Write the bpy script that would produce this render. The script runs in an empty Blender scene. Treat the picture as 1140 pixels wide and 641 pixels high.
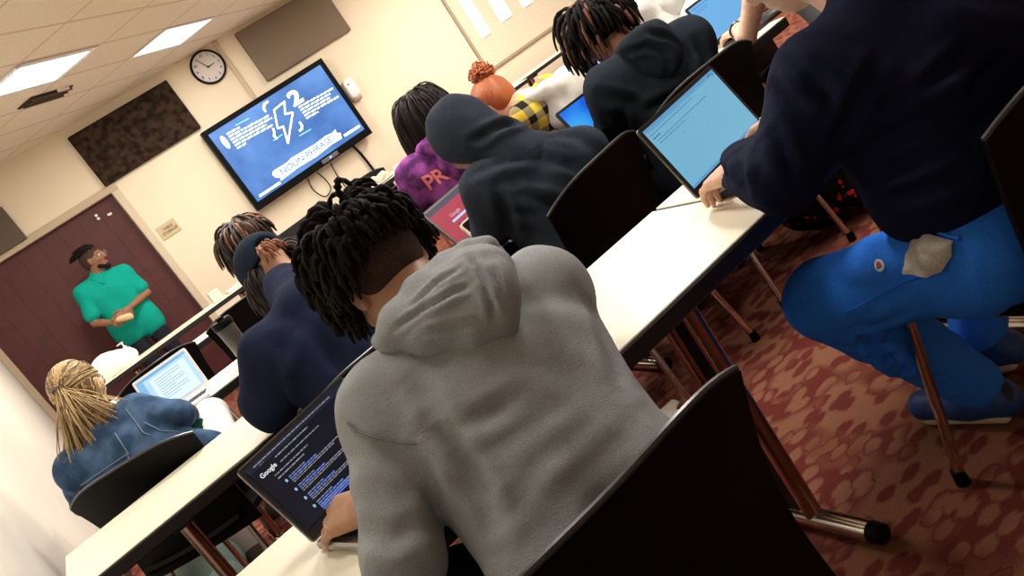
import bpy, math, random
import numpy as np
from mathutils import Vector, Matrix, noise
random.seed(7)
SC = bpy.context.scene
COL = SC.collection

# ------------------------------------------------------------------ camera numbers (solved from the room's own lines)
F, ROLL, PITCH, YAW, CH = 981.04, 0.5958, 0.2453, 0.4128, 1.3022
_fw = np.array([math.sin(YAW)*math.cos(PITCH), math.cos(YAW)*math.cos(PITCH), -math.sin(PITCH)])
_r0 = np.array([math.cos(YAW), -math.sin(YAW), 0.0]); _u0 = np.cross(_r0, _fw)
_r = math.cos(ROLL)*_r0 - math.sin(ROLL)*_u0
_u = math.sin(ROLL)*_r0 + math.cos(ROLL)*_u0
_o = np.array([0, 0, CH])
def _ray(px, py): return _fw + _r*(px-570)/F + _u*(320.5-py)/F
def at(px, py, depth): return _o + _ray(px, py)*depth            # a sight line at a true distance
def atz(px, py, z):
    d = _ray(px, py); return _o + d*(z-_o[2])/d[2]
def aty(px, py, y):
    d = _ray(px, py); return _o + d*(y-_o[1])/d[1]
V = lambda *a: np.array(a, float)
def nrm(v):
    v = np.asarray(v, float); return v/(np.linalg.norm(v)+1e-12)

# ------------------------------------------------------------------ materials
MATS = {}
def mat(name, col, rough=0.6, metal=0.0, spec=0.5, noise_amt=0.0, noise_scale=40, bump=0.0, bump_scale=200,
        emit=None, emit_str=0.0, col2=None, col_scale=None, sheen=0.0, coat=0.0):
    if name in MATS: return MATS[name]
    m = bpy.data.materials.new(name); m.use_nodes = True
    nt = m.node_tree; b = nt.nodes['Principled BSDF']
    b.inputs['Base Color'].default_value = (*col, 1)
    b.inputs['Roughness'].default_value = rough
    b.inputs['Metallic'].default_value = metal
    b.inputs['Specular IOR Level'].default_value = spec
    if sheen:
        b.inputs['Sheen Weight'].default_value = sheen
        b.inputs['Sheen Roughness'].default_value = 0.5
    if coat: b.inputs['Coat Weight'].default_value = coat
    tc = nt.nodes.new('ShaderNodeTexCoord')
    if noise_amt or col2:
        n = nt.nodes.new('ShaderNodeTexNoise'); n.inputs['Scale'].default_value = noise_scale if not col2 else (col_scale or noise_scale)
        n.inputs['Detail'].default_value = 4
        nt.links.new(tc.outputs['Object'], n.inputs['Vector'])
        r = nt.nodes.new('ShaderNodeValToRGB')
        c2 = col2 if col2 else tuple(max(0, c*(1-noise_amt)) for c in col)
        c1 = col if col2 else tuple(min(1, c*(1+noise_amt)) for c in col)
        r.color_ramp.elements[0].position = 0.38; r.color_ramp.elements[1].position = 0.62
        r.color_ramp.elements[0].color = (*c2, 1); r.color_ramp.elements[1].color = (*c1, 1)
        nt.links.new(n.outputs['Fac'], r.inputs['Fac']); nt.links.new(r.outputs['Color'], b.inputs['Base Color'])
    if bump:
        n2 = nt.nodes.new('ShaderNodeTexNoise'); n2.inputs['Scale'].default_value = bump_scale; n2.inputs['Detail'].default_value = 3
        nt.links.new(tc.outputs['Object'], n2.inputs['Vector'])
        bp = nt.nodes.new('ShaderNodeBump'); bp.inputs['Strength'].default_value = bump; bp.inputs['Distance'].default_value = 0.004
        nt.links.new(n2.outputs['Fac'], bp.inputs['Height']); nt.links.new(bp.outputs['Normal'], b.inputs['Normal'])
    if emit is not None:
        b.inputs['Emission Color'].default_value = (*emit, 1); b.inputs['Emission Strength'].default_value = emit_str
    MATS[name] = m
    return m

# ------------------------------------------------------------------ objects
def tag(o, label=None, cat=None, group=None, kind=None):
    if label: o['label'] = label
    if cat: o['category'] = cat
    if group: o['group'] = group
    if kind: o['kind'] = kind
    return o
def empty(name, loc=(0, 0, 0), rz=0.0, label=None, cat=None, group=None):
    o = bpy.data.objects.new(name, None); COL.objects.link(o)
    o.location = loc; o.rotation_euler = (0, 0, rz); o.empty_display_size = 0.05
    return tag(o, label, cat, group)
class MB:
    def __init__(s): s.v = []; s.f = []
    def add(s, vs, fs):
        n = len(s.v); s.v += [tuple(map(float, p)) for p in vs]; s.f += [tuple(i+n for i in f) for f in fs]; return s
    def box(s, lo, hi, M=None):
        x0, y0, z0 = lo; x1, y1, z1 = hi
        vs = [V(x, y, z) for z in (z0, z1) for y in (y0, y1) for x in (x0, x1)]
        if M is not None: vs = [M(v) for v in vs]
        return s.add(vs, [(0, 2, 3, 1), (4, 5, 7, 6), (0, 1, 5, 4), (2, 6, 7, 3), (0, 4, 6, 2), (1, 3, 7, 5)])
    def bbox(s, lo, hi, b=0.004, M=None):                        # box with chamfered edges
        lo = V(*lo); hi = V(*hi); c = (lo+hi)/2; h = (hi-lo)/2; b = min(b, *(h*0.9))
        vs = []; idx = {}
        for sx in (-1, 1):
            for sy in (-1, 1):
                for sz in (-1, 1):
                    sg = V(sx, sy, sz)
                    for a in range(3):
                        p = c+sg*(h-b); p[a] = c[a]+sg[a]*h[a]; idx[(sx, sy, sz, a)] = len(vs); vs.append(p)
        fs = []
        for a in range(3):
            b1, b2 = (a+1) % 3, (a+2) % 3
            for sa in (-1, 1):
                q = []
                for s1, s2 in ((-1, -1), (1, -1), (1, 1), (-1, 1)):
                    k = [0, 0, 0]; k[a] = sa; k[b1] = s1; k[b2] = s2; q.append(idx[(*k, a)])
                fs.append(q if sa > 0 else q[::-1])
            for s1 in (-1, 1):
                for s2 in (-1, 1):
                    q = []
                    for sa, ax in ((-1, b1), (1, b1), (1, b2), (-1, b2)):
                        k = [0, 0, 0]; k[a] = sa; k[b1] = s1; k[b2] = s2; q.append(idx[(*k, ax)])
                    fs.append(q if s1*s2 < 0 else q[::-1])
        for sx in (-1, 1):
            for sy in (-1, 1):
                for sz in (-1, 1):
                    q = [idx[(sx, sy, sz, a)] for a in range(3)]; fs.append(q if sx*sy*sz > 0 else q[::-1])
        if M is not None: vs = [M(v) for v in vs]
        return s.add(vs, fs)
    def tube(s, path, rad, n=10, cap=True, flat=1.0):
        path = [np.asarray(p, float) for p in path]; m = len(path)
        rads = [rad]*m if np.isscalar(rad) else list(rad)
        t0 = nrm(path[1]-path[0]); ref = V(0, 0, 1) if abs(t0[2]) < 0.9 else V(1, 0, 0)
        a = nrm(np.cross(t0, ref)); vs = []; fs = []
        for i, p in enumerate(path):
            t = nrm(path[min(i+1, m-1)]-path[max(i-1, 0)])
            a = nrm(a-t*np.dot(a, t)); b = np.cross(t, a)
            for j in range(n):
                w = 2*math.pi*j/n; vs.append(p+rads[i]*(a*math.cos(w)+b*math.sin(w)*flat))
        for i in range(m-1):
            for j in range(n):
                k = (j+1) % n; fs.append((i*n+j, i*n+k, (i+1)*n+k, (i+1)*n+j))
        if cap: fs.append(tuple(range(n))[::-1]); fs.append(tuple((m-1)*n+j for j in range(n)))
        return s.add(vs, fs)
    def lathe(s, prof, n=24, c=(0, 0, 0)):
        vs = []; fs = []; m = len(prof)
        for r, z in prof:
            for j in range(n):
                w = 2*math.pi*j/n; vs.append((c[0]+r*math.cos(w), c[1]+r*math.sin(w), c[2]+z))
        for i in range(m-1):
            for j in range(n):
                k = (j+1) % n; fs.append((i*n+j, i*n+k, (i+1)*n+k, (i+1)*n+j))
        fs.append(tuple(range(n))[::-1]); fs.append(tuple((m-1)*n+j for j in range(n)))
        return s.add(vs, fs)
    def prism(s, pts, M, t):                                     # flat outline pushed out by t ; M maps (u,v,w)
        n = len(pts); vs = [M(V(p[0], p[1], 0)) for p in pts]+[M(V(p[0], p[1], t)) for p in pts]
        fs = [tuple(range(n))[::-1], tuple(range(n, 2*n))]+[(i, (i+1) % n, n+(i+1) % n, n+i) for i in range(n)]
        return s.add(vs, fs)
    def grid(s, P, thick=None):                                  # P[i][j] surface, given thickness along normals
        P = np.asarray(P, float); a, b, _ = P.shape
        du = np.gradient(P, axis=0); dv = np.gradient(P, axis=1)
        N = np.cross(du, dv); N /= (np.linalg.norm(N, axis=2, keepdims=True)+1e-9)
        A = P+N*(thick/2); B = P-N*(thick/2); vs = list(A.reshape(-1, 3))+list(B.reshape(-1, 3)); o = a*b; fs = []
        for i in range(a-1):
            for j in range(b-1):
                q = (i*b+j, (i+1)*b+j, (i+1)*b+j+1, i*b+j+1); fs.append(q); fs.append(tuple(o+k for k in q[::-1]))
        rim = [(i, 0) for i in range(a)]+[(a-1, j) for j in range(1, b)]+[(i, b-1) for i in range(a-2, -1, -1)]+[(0, j) for j in range(b-2, 0, -1)]
        rim = [i*b+j for i, j in rim]
        for k in range(len(rim)):
            p, q = rim[k], rim[(k+1) % len(rim)]; fs.append((q, p, o+p, o+q))
        return s.add(vs, fs)
    def build(s, name, m, parent=None, smooth=False, sharp=40, loc=None):
        me = bpy.data.meshes.new(name); me.from_pydata(s.v, [], s.f); me.update()
        o = bpy.data.objects.new(name, me); COL.objects.link(o)
        if m: me.materials.append(m)
        if parent is not None: o.parent = parent
        if loc is not None: o.location = loc
        if smooth:
            me.polygons.foreach_set('use_smooth', [True]*len(me.polygons))
            try: me.set_sharp_from_angle(angle=math.radians(sharp))
            except Exception: pass
        return o
def copy_tree(o, parent=None):
    c = o.copy(); COL.objects.link(c)
    if parent is not None: c.parent = parent
    for ch in list(o.children): copy_tree(ch, c)
    return c
def text_mesh(txt, size, bold=False):
    cu = bpy.data.curves.new('t', 'FONT'); cu.body = txt; cu.size = size; cu.align_x = 'CENTER'; cu.align_y = 'CENTER'
    if bold: cu.offset = size*0.02
    o = bpy.data.objects.new('t', cu); COL.objects.link(o)
    bpy.context.view_layer.update()
    me = bpy.data.meshes.new_from_object(o.evaluated_get(bpy.context.evaluated_depsgraph_get()))
    vs = [tuple(v.co) for v in me.vertices]; fs = [tuple(p.vertices) for p in me.polygons]
    bpy.data.objects.remove(o); bpy.data.curves.remove(cu); bpy.data.meshes.remove(me)
    return vs, fs
def add_text(mb, txt, size, M, bold=False, sx=1.0):
    vs, fs = text_mesh(txt, size, bold); mb.add([M(V(v[0]*sx, v[1], 0)) for v in vs], fs)

# ------------------------------------------------------------------ smooth bodies: distance fields meshed by surface nets
def cap(a, b, ra, rb=None, k=0.03): return ('c', np.asarray(a, float), np.asarray(b, float), ra, ra if rb is None else rb, k)
def ell(c, r, R=None, k=0.03): return ('e', np.asarray(c, float), np.asarray(r, float), np.eye(3) if R is None else np.asarray(R, float), k)
def cut(c, r, R=None, k=0.01): return ('x', np.asarray(c, float), np.asarray(r, float), np.eye(3) if R is None else np.asarray(R, float), k)
def pbox(p, m=0.05):
    if p[0] == 'c':
        r = max(p[3], p[4])+m; return np.minimum(p[1], p[2])-r, np.maximum(p[1], p[2])+r
    r = p[2].max()+m; return p[1]-r, p[1]+r
def field(prims, X):
    d = np.full(len(X), 0.3, np.float32)
    for p in prims:
        lo, hi = pbox(p, 0.07); mk = np.all((X > lo) & (X < hi), axis=1); ii = np.nonzero(mk)[0]
        if not len(ii): continue
        Q = X[ii]
        if p[0] == 'c':
            _, a, b, ra, rb, k = p; ba = (b-a).astype(np.float32); L = float(ba@ba)+1e-12
            t = np.clip((Q-a.astype(np.float32))@ba/L, 0, 1)
            e = np.linalg.norm(Q-a.astype(np.float32)-t[:, None]*ba, axis=1)-(ra+(rb-ra)*t)
        else:
            _, c, r, R, k = p; q = (Q-c.astype(np.float32))@R.T.astype(np.float32)
            k0 = np.linalg.norm(q/r, axis=1); k1 = np.linalg.norm(q/(r*r), axis=1)+1e-9; e = k0*(k0-1)/k1
        o = d[ii]
        if p[0] == 'x':
            e = -e; h = np.clip(0.5+0.5*(e-o)/k, 0, 1); d[ii] = o+(e-o)*h+k*h*(1-h)
        else:
            h = np.clip(0.5+0.5*(o-e)/k, 0, 1); d[ii] = o+(e-o)*h-k*h*(1-h)
    return d
def nets(prims, h):
    pos = [p for p in prims if p[0] != 'x']
    lo = np.min([pbox(p, 0.02)[0] for p in pos], axis=0)-2*h; hi = np.max([pbox(p, 0.02)[1] for p in pos], axis=0)+2*h
    B = 6; bs = B*h; nb = np.ceil((hi-lo)/bs).astype(int)
    g = np.stack(np.meshgrid(*[np.arange(n) for n in nb], indexing='ij'), -1).reshape(-1, 3)
    cen = (lo+(g+0.5)*bs).astype(np.float32)
    d = field(prims, cen); g = g[np.abs(d) < bs*0.87*1.35+0.012]
    loc = np.stack(np.meshgrid(*[np.arange(B+1)]*3, indexing='ij'), -1).reshape(-1, 3)
    VP = []; KEY = []; S = []
    cl = np.stack(np.meshgrid(*[np.arange(B)]*3, indexing='ij'), -1).reshape(-1, 3)
    cor = np.array([[i, j, k] for i in (0, 1) for j in (0, 1) for k in (0, 1)])
    ci = ((cl[:, None, :]+cor[None])*np.array([(B+1)**2, B+1, 1])).sum(-1)
    dims = nb*B+3
    edges = [(a, b) for a in range(8) for b in range(a+1, 8) if np.abs(cor[a]-cor[b]).sum() == 1]
    for s in range(0, len(g), 400):
        gg = g[s:s+400]; I = gg[:, None, :]*B+loc[None]
        X = (lo+I*h).astype(np.float32).reshape(-1, 3); D = field(prims, X).reshape(len(gg), -1)
        C = D[:, ci]                                           # blocks, cells, 8
        neg = C < 0; mix = neg.any(-1) & ~neg.all(-1); bi, cc = np.nonzero(mix)
        if not len(bi): continue
        c8 = C[bi, cc]; base = gg[bi]*B+cl[cc]
        acc = np.zeros((len(bi), 3)); cnt = np.zeros(len(bi))
        for a, b in edges:
            m = (c8[:, a] < 0) != (c8[:, b] < 0); t = c8[:, a]/(c8[:, a]-c8[:, b]+1e-12)
            acc[m] += (cor[a]+(cor[b]-cor[a])*t[:, None])[m]; cnt[m] += 1
        VP.append(lo+(base+acc/cnt[:, None])*h); KEY.append((base[:, 0]*dims[1]+base[:, 1])*dims[2]+base[:, 2]); S.append(c8 < 0)
    VP = np.concatenate(VP); KEY = np.concatenate(KEY); S = np.concatenate(S)
    o = np.argsort(KEY); VP, KEY, S = VP[o], KEY[o], S[o]
    st = np.array([dims[1]*dims[2], dims[2], 1]); Q = []
    cidx = [4, 2, 1]
    for a in range(3):
        b, c = (a+1) % 3, (a+2) % 3; m = np.nonzero(S[:, 0] != S[:, cidx[a]])[0]
        ks = [KEY[m], KEY[m]-st[b], KEY[m]-st[b]-st[c], KEY[m]-st[c]]; ids = []; ok = np.ones(len(m), bool)
        for kk in ks:
            j = np.clip(np.searchsorted(KEY, kk), 0, len(KEY)-1); ok &= KEY[j] == kk; ids.append(j)
        q = np.stack(ids, 1)[ok]; fl = ~S[m, 0][ok]; q[fl] = q[fl][:, ::-1]; Q.append(q)
    return VP, np.concatenate(Q)
def vnormals(v, q):
    fn = np.cross(v[q[:, 2]]-v[q[:, 0]], v[q[:, 3]]-v[q[:, 1]]); n = np.zeros_like(v)
    for i in range(4): np.add.at(n, q[:, i], fn)
    return n/(np.linalg.norm(n, axis=1, keepdims=True)+1e-12)
def relax(v, q, it=2):
    for _ in range(it):
        a = np.zeros_like(v); c = np.zeros(len(v))
        for i in range(4):
            j = (i+1) % 4
            np.add.at(a, q[:, i], v[q[:, j]]); np.add.at(c, q[:, i], 1); np.add.at(a, q[:, j], v[q[:, i]]); np.add.at(c, q[:, j], 1)
        v = v*0.4+0.6*a/np.maximum(c, 1)[:, None]
    return v
def blob(name, prims, h, m, parent=None, wr=0.0, wscale=9.0, wst=(1, 1, 0.45), smooth=2, ribs=None, seed=0.0, folds=None):
    v, q = nets(prims, h); v = relax(v, q, smooth)
    if wr:
        n = vnormals(v, q); dd = np.empty(len(v)); st = np.array(wst)*wscale
        P = v*st+seed
        for i, p in enumerate(P):
            a = noise.noise(p); b = noise.noise(p*2.3)
            dd[i] = (1-2*abs(a))*0.7+b*0.5
        v = v+n*(dd*wr)[:, None]
    if folds:
        n = vnormals(v, q)
        for (a, b, amp, w) in folds:
            amp = amp*1.7                           # crease along a segment: a valley with a soft ridge beside it
            a = np.asarray(a, float); ba = np.asarray(b, float)-a; t = np.clip((v-a)@ba/(ba@ba), 0, 1)
            dist = np.linalg.norm(v-a-t[:, None]*ba, axis=1); x = dist/w
            v = v+n*(amp*(-np.exp(-x*x*2)+0.7*np.exp(-(x-1.5)**2*2)))[:, None]*(np.sin(np.clip(t*0.96+0.02, 0, 1)*math.pi)**0.5)[:, None]
    me = bpy.data.meshes.new(name)
    me.vertices.add(len(v)); me.vertices.foreach_set('co', v.astype(np.float32).ravel())
    me.loops.add(q.size); me.loops.foreach_set('vertex_index', q.astype(np.int32).ravel())
    me.polygons.add(len(q)); me.polygons.foreach_set('loop_start', np.arange(0, q.size, 4, dtype=np.int32))
    try: me.polygons.foreach_set('loop_total', np.full(len(q), 4, dtype=np.int32))
    except Exception: pass
    me.update(calc_edges=True); me.validate()
    me.polygons.foreach_set('use_smooth', [True]*len(me.polygons))
    me.materials.append(m)
    o = bpy.data.objects.new(name, me); COL.objects.link(o)
    if parent is not None: o.parent = parent
    return o
# ------------------------------------------------------------------ camera
cam = bpy.data.cameras.new('camera'); co = bpy.data.objects.new('camera', cam); COL.objects.link(co)
cam.sensor_width = 36.0; cam.sensor_fit = 'HORIZONTAL'; cam.lens = F*36.0/1140.0; cam.clip_start = 0.02; cam.clip_end = 100
R3 = Matrix(((_r[0], _u[0], -_fw[0]), (_r[1], _u[1], -_fw[1]), (_r[2], _u[2], -_fw[2])))
co.matrix_world = Matrix.Translation((0, 0, CH)) @ R3.to_4x4()
SC.camera = co
SC.view_settings.view_transform = 'Standard'; SC.view_settings.look = 'None'; SC.view_settings.gamma = 1.0
SC.view_settings.use_curve_mapping = False; SC.view_settings.exposure = 0.0
w = bpy.data.worlds.new('world'); SC.world = w; w.use_nodes = True
w.node_tree.nodes['Background'].inputs[0].default_value = (1.0, 0.93, 0.82, 1); w.node_tree.nodes['Background'].inputs[1].default_value = 0.05

# ------------------------------------------------------------------ the setting
XL, XR, YB, YF, ZC = -0.53, 8.4, -2.6, 9.0, 2.75
M_wall = mat('cream_wall_paint', (0.80, 0.70, 0.53), 0.75, bump=0.12, bump_scale=120)
M_trim = mat('tan_trim', (0.50, 0.40, 0.27), 0.55)
M_black = mat('black_plastic', (0.0025, 0.0025, 0.003), 0.45, spec=0.12)
M_edge = mat('black_table_edge', (0.008, 0.007, 0.006), 0.45)
M_lam = mat('cream_laminate', (0.86, 0.80, 0.64), 0.35, spec=0.35)
M_chrome = mat('chrome', (0.62, 0.56, 0.50), 0.16, metal=1.0)
M_white = mat('white_plastic', (0.82, 0.82, 0.82), 0.4)

def nodes(m):
    nt = m.node_tree; return nt, nt.nodes['Principled BSDF']
def N(nt, t, **kw):
    n = nt.nodes.new(t)
    for k, v in kw.items():
        if k == 'op': n.operation = v
        else: n.inputs[int(k[1:])].default_value = v
    return n
def carpet():
    m = mat('red_patterned_carpet', (0.2, 0.05, 0.04), 0.95, spec=0.1); nt, b = nodes(m); L = nt.links.new
    tc = N(nt, 'ShaderNodeTexCoord'); mp = N(nt, 'ShaderNodeMapping'); mp.inputs['Scale'].default_value = (19, 34, 1); mp.inputs['Rotation'].default_value = (0, 0, 0.25)
    L(tc.outputs['Object'], mp.inputs['Vector'])
    ns = N(nt, 'ShaderNodeTexNoise'); ns.inputs['Scale'].default_value = 1.6; ns.inputs['Detail'].default_value = 2; L(mp.outputs[0], ns.inputs['Vector'])
    mx = nt.nodes.new('ShaderNodeMix'); mx.data_type = 'VECTOR'; mx.inputs[0].default_value = 0.38
    L(mp.outputs[0], mx.inputs[4]); L(ns.outputs['Color'], mx.inputs[5])
    vo = N(nt, 'ShaderNodeTexVoronoi'); vo.inputs['Scale'].default_value = 1.0; vo.inputs['Randomness'].default_value = 0.95; vo.voronoi_dimensions = '2D'
    L(mx.outputs[1], vo.inputs['Vector'])
    lt = N(nt, 'ShaderNodeMapRange'); lt.inputs[1].default_value = .46; lt.inputs[2].default_value = .30; L(vo.outputs['Distance'], lt.inputs[0])
    big = N(nt, 'ShaderNodeTexNoise'); big.inputs['Scale'].default_value = 4.2; big.inputs['Detail'].default_value = 1; L(tc.outputs['Object'], big.inputs['Vector'])
    pol = N(nt, 'ShaderNodeMapRange'); pol.inputs[1].default_value = .46; pol.inputs[2].default_value = .54; L(big.outputs['Fac'], pol.inputs[0])
    d = N(nt, 'ShaderNodeMath', op='SUBTRACT'); L(lt.outputs[0], d.inputs[0]); L(pol.outputs[0], d.inputs[1])
    ab = N(nt, 'ShaderNodeMath', op='ABSOLUTE'); L(d.outputs[0], ab.inputs[0])
    fine = N(nt, 'ShaderNodeTexNoise'); fine.inputs['Scale'].default_value = 260; L(tc.outputs['Object'], fine.inputs['Vector'])
    cr = N(nt, 'ShaderNodeMix'); cr.data_type = 'RGBA'; cr.inputs[6].default_value = (0.17, 0.034, 0.026, 1); cr.inputs[7].default_value = (0.30, 0.125, 0.072, 1)
    L(ab.outputs[0], cr.inputs[0])
    mu = N(nt, 'ShaderNodeMix'); mu.data_type = 'RGBA'; mu.blend_type = 'MULTIPLY'; mu.inputs[0].default_value = 0.75; L(cr.outputs[2], mu.inputs[6])
    rr = nt.nodes.new('ShaderNodeValToRGB'); rr.color_ramp.elements[0].position = 0.3; rr.color_ramp.elements[1].position = 0.7
    rr.color_ramp.elements[0].color = (0.45, 0.45, 0.45, 1); L(fine.outputs['Fac'], rr.inputs['Fac']); L(rr.outputs['Color'], mu.inputs[7])
    L(mu.outputs[2], b.inputs['Base Color'])
    bp = N(nt, 'ShaderNodeBump'); bp.inputs['Strength'].default_value = 0.4; bp.inputs['Distance'].default_value = 0.005; L(fine.outputs['Fac'], bp.inputs['Height']); L(bp.outputs[0], b.inputs['Normal'])
    return m
def ceiling_mat():
    m = mat('ceiling_tiles', (0.80, 0.72, 0.60), 0.9, spec=0.1); nt, b = nodes(m); L = nt.links.new
    tc = N(nt, 'ShaderNodeTexCoord'); sp = N(nt, 'ShaderNodeSeparateXYZ'); L(tc.outputs['Object'], sp.inputs[0])
    outs = []
    for op, off, per in (('ADD', 4.92, 0.85), ('SUBTRACT', -4.25, 0.45)):
        a = N(nt, 'ShaderNodeMath', op=op); L(sp.outputs[0], a.inputs[0]); L(sp.outputs[1], a.inputs[1])
        s = N(nt, 'ShaderNodeMath', op='MULTIPLY_ADD', i1=0.70711/per, i2=-off/per+200); L(a.outputs[0], s.inputs[0])
        f = N(nt, 'ShaderNodeMath', op='FRACT'); L(s.outputs[0], f.inputs[0])
        l = N(nt, 'ShaderNodeMath', op='LESS_THAN', i1=0.022/per); L(f.outputs[0], l.inputs[0]); outs.append(l)
    mxm = N(nt, 'ShaderNodeMath', op='MAXIMUM'); L(outs[0].outputs[0], mxm.inputs[0]); L(outs[1].outputs[0], mxm.inputs[1])
    ns = N(nt, 'ShaderNodeTexNoise'); ns.inputs['Scale'].default_value = 90; ns.inputs['Detail'].default_value = 3; L(tc.outputs['Object'], ns.inputs['Vector'])
    rr = nt.nodes.new('ShaderNodeValToRGB'); rr.color_ramp.elements[0].position = 0.3; rr.color_ramp.elements[1].position = 0.55
    rr.color_ramp.elements[0].color = (0.72, 0.64, 0.52, 1); rr.color_ramp.elements[1].color = (0.82, 0.74, 0.62, 1); L(ns.outputs['Fac'], rr.inputs['Fac'])
    c = N(nt, 'ShaderNodeMix'); c.data_type = 'RGBA'; L(mxm.outputs[0], c.inputs[0]); L(rr.outputs['Color'], c.inputs[6]); c.inputs[7].default_value = (0.60, 0.51, 0.39, 1)
    L(c.outputs[2], b.inputs['Base Color']); return m
def st(mb, name, m, **k): return tag(mb.build(name, m, **k), kind='structure')
st(MB().box((XL-.2, YB-.2, -0.1), (XR+.2, YF+.3, 0)), 'floor', carpet())
st(MB().box((XL-.2, YB-.2, ZC), (XR+.2, YF+.3, ZC+.1)), 'ceiling', ceiling_mat())
st(MB().box((XL-.2, YB, 0), (XL, YF+.2, ZC)), 'wall_left', mat('pale_wall_paint', (0.78, 0.74, 0.66), 0.75, bump=0.1, bump_scale=120))
st(MB().box((XR, YB, 0), (XR+.2, YF+.2, ZC)), 'wall_right', M_wall)
st(MB().box((XL, YB-.2, 0), (XR, YB, ZC)), 'wall_back', M_wall)
DX0, DX1, DZ = -0.47, 1.10, 2.055
st(MB().box((XL, YF, DZ), (DX1, YF+.2, ZC)).box((DX1, YF, 0), (XR, YF+.2, ZC)).box((XL, YF, 0), (DX0, YF+.2, DZ)), 'wall_front', M_wall)
# dark red folding partition in the opening
mr = mat('oxblood_vinyl', (0.075, 0.011, 0.011), 0.6, noise_amt=0.12, noise_scale=9, bump=0.3, bump_scale=60)
d = MB()
for i in range(8):
    x0 = DX0+i*(DX1-DX0)/8; x1 = x0+(DX1-DX0)/8
    d.bbox((x0, YF+.06, 0.0), (x1-.0004, YF+.10, DZ), 0.001)
door = st(d, 'door_1', mr)
hk = MB()
for px, py in ((109.5, 243.5), (107, 240), (121, 239), (123, 238)):
    p = aty(px, py, YF+.05); hk.bbox(p-V(.014, .012, .014), p+V(.014, .012, .014), 0.004)
hk.build('latch', mat('dull_steel', (0.6, 0.55, 0.5), 0.4, metal=0.6), door)
st(MB().bbox((DX0-.05, YF-.018, DZ), (DX1+.075, YF+.0, DZ+.07), 0.004), 'trim_1', M_trim)
st(MB().bbox((DX1, YF-.018, 0), (DX1+.075, YF+.0, DZ), 0.004), 'trim_2', mat('pale_trim', (0.62, 0.52, 0.38), 0.5))
st(MB().bbox((XL+.001, YF-.018, 0), (DX0, YF+.0, DZ), 0.004), 'trim_3', M_trim)
st(MB().box((DX1+.075, YF-.012, 0), (XR, YF, 0.1)), 'baseboard_front', M_edge)
st(MB().box((XL, YB, 0), (XL+.012, YF-.02, 0.1)), 'baseboard_left', M_edge)
# surface raceway from the ceiling down behind the television
a_ = tag(MB().bbox((2.74, YF-.024, 1.95), (2.785, YF-.001, ZC-.003), 0.005).build('cable_raceway', mat('raceway_beige', (0.56, 0.45, 0.30), 0.5)), 'beige cable raceway strip running down the wall from ceiling to television', 'raceway')

# ------------------------------------------------------------------ ceiling lights and vent
M_diff = mat('light_diffuser', (0.9, 0.92, 0.95), 0.5, emit=(0.74, 0.84, 0.95), emit_str=1.0)
S2 = 1/math.sqrt(2)
def uv2xy(u, v): return ((u+v)*S2, (u-v)*S2)
proto_light = None
def ceiling_light(u, v, label, power, col=(1.0, 0.945, 0.86)):
    x, y = uv2xy(u, v)
    L = empty('ceiling_light', (x, y, ZC), math.pi/4, label, 'ceiling light', 'recessed fluorescent ceiling lights')
    fr = MB()
    for lo, hi in (((-.405, -.225, -.012), (.405, -.205, -.001)), ((-.405, .205, -.012), (.405, .225, -.001)), ((-.405, -.205, -.012), (-.385, .205, -.001)), ((.385, -.205, -.012), (.405, .205, -.001))):
        fr.bbox(lo, hi, 0.002)
    fr.build('light_frame', mat('light_frame_white', (0.75, 0.72, 0.68), 0.5), L)
    d = MB().box((-.385, -.205, -.008), (.385, .205, -.002))
    for k in (-.1, .0, .1): d.bbox((-.385, k-.006, -.010), (.385, k+.006, -.006), 0.002)
    d.build('diffuser', M_diff, L)
    ld = bpy.data.lights.new('lamp', 'AREA'); ld.shape = 'RECTANGLE'; ld.size = 0.74; ld.size_y = 0.40; ld.energy = power; ld.color = col
    lo = bpy.data.objects.new('lamp', ld); COL.objects.link(lo); lo.parent = L; lo.location = (0, 0, -.02)
LIGHTS = [(7.02, -4.0, 'bright white ceiling light nearer the wall clock', 26), (5.31, -4.05, 'bright white ceiling light at the left edge beside the air vent', 18)]
for u, v, l, p in LIGHTS: ceiling_light(u, v, l, p)
for x, y, p in ((4.6, 7.2, 75), (6.6, 6.2, 50), (3.0, 5.2, 60), (0.3, 6.4, 45), (0.6, 4.3, 60), (5.2, 3.6, 40), (1.9, 2.3, 70), (0.2, 1.9, 20), (2.4, 1.4, 13), (6.8, 2.6, 8)):  # extra fixtures put in for the room's illumination
    u = round(((x+y)*S2-4.92)/.85)*.85+4.92+.425; v = round(((x-y)*S2+4.25)/.45)*.45-4.25+.225
    ceiling_light(u, v, 'extra ceiling light on the same grid, added to brighten the room', p)
M_dark = mat('dark_slot', (0.02, 0.015, 0.012), 0.8)
vx, vy = uv2xy(5.90, -4.56)
vent = empty('air_vent', (vx, vy, ZC), math.pi/4, 'dark slotted air vent hanging askew in the ceiling beside the left light', 'vent')
b = MB(); b.box((-.24, -.10, -.012), (.24, .06, -.003)); b.build('vent_opening', M_dark, vent)
f = MB()
for k in range(3): f.bbox((-.23, -.085+k*.05, -.03), (.23, -.077+k*.05, -.008), 0.001)
f.build('louver', mat('vent_brown', (0.10, 0.075, 0.05), 0.6), vent)
fl = MB(); fl.bbox((.02, -.13, -.03), (.16, -.126, -.0), 0.001, lambda p: V(p[0], p[1]-.4*p[2], p[2])); fl.build('flap', mat('light_frame_white', (0.75, 0.72, 0.68)), vent)

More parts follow.
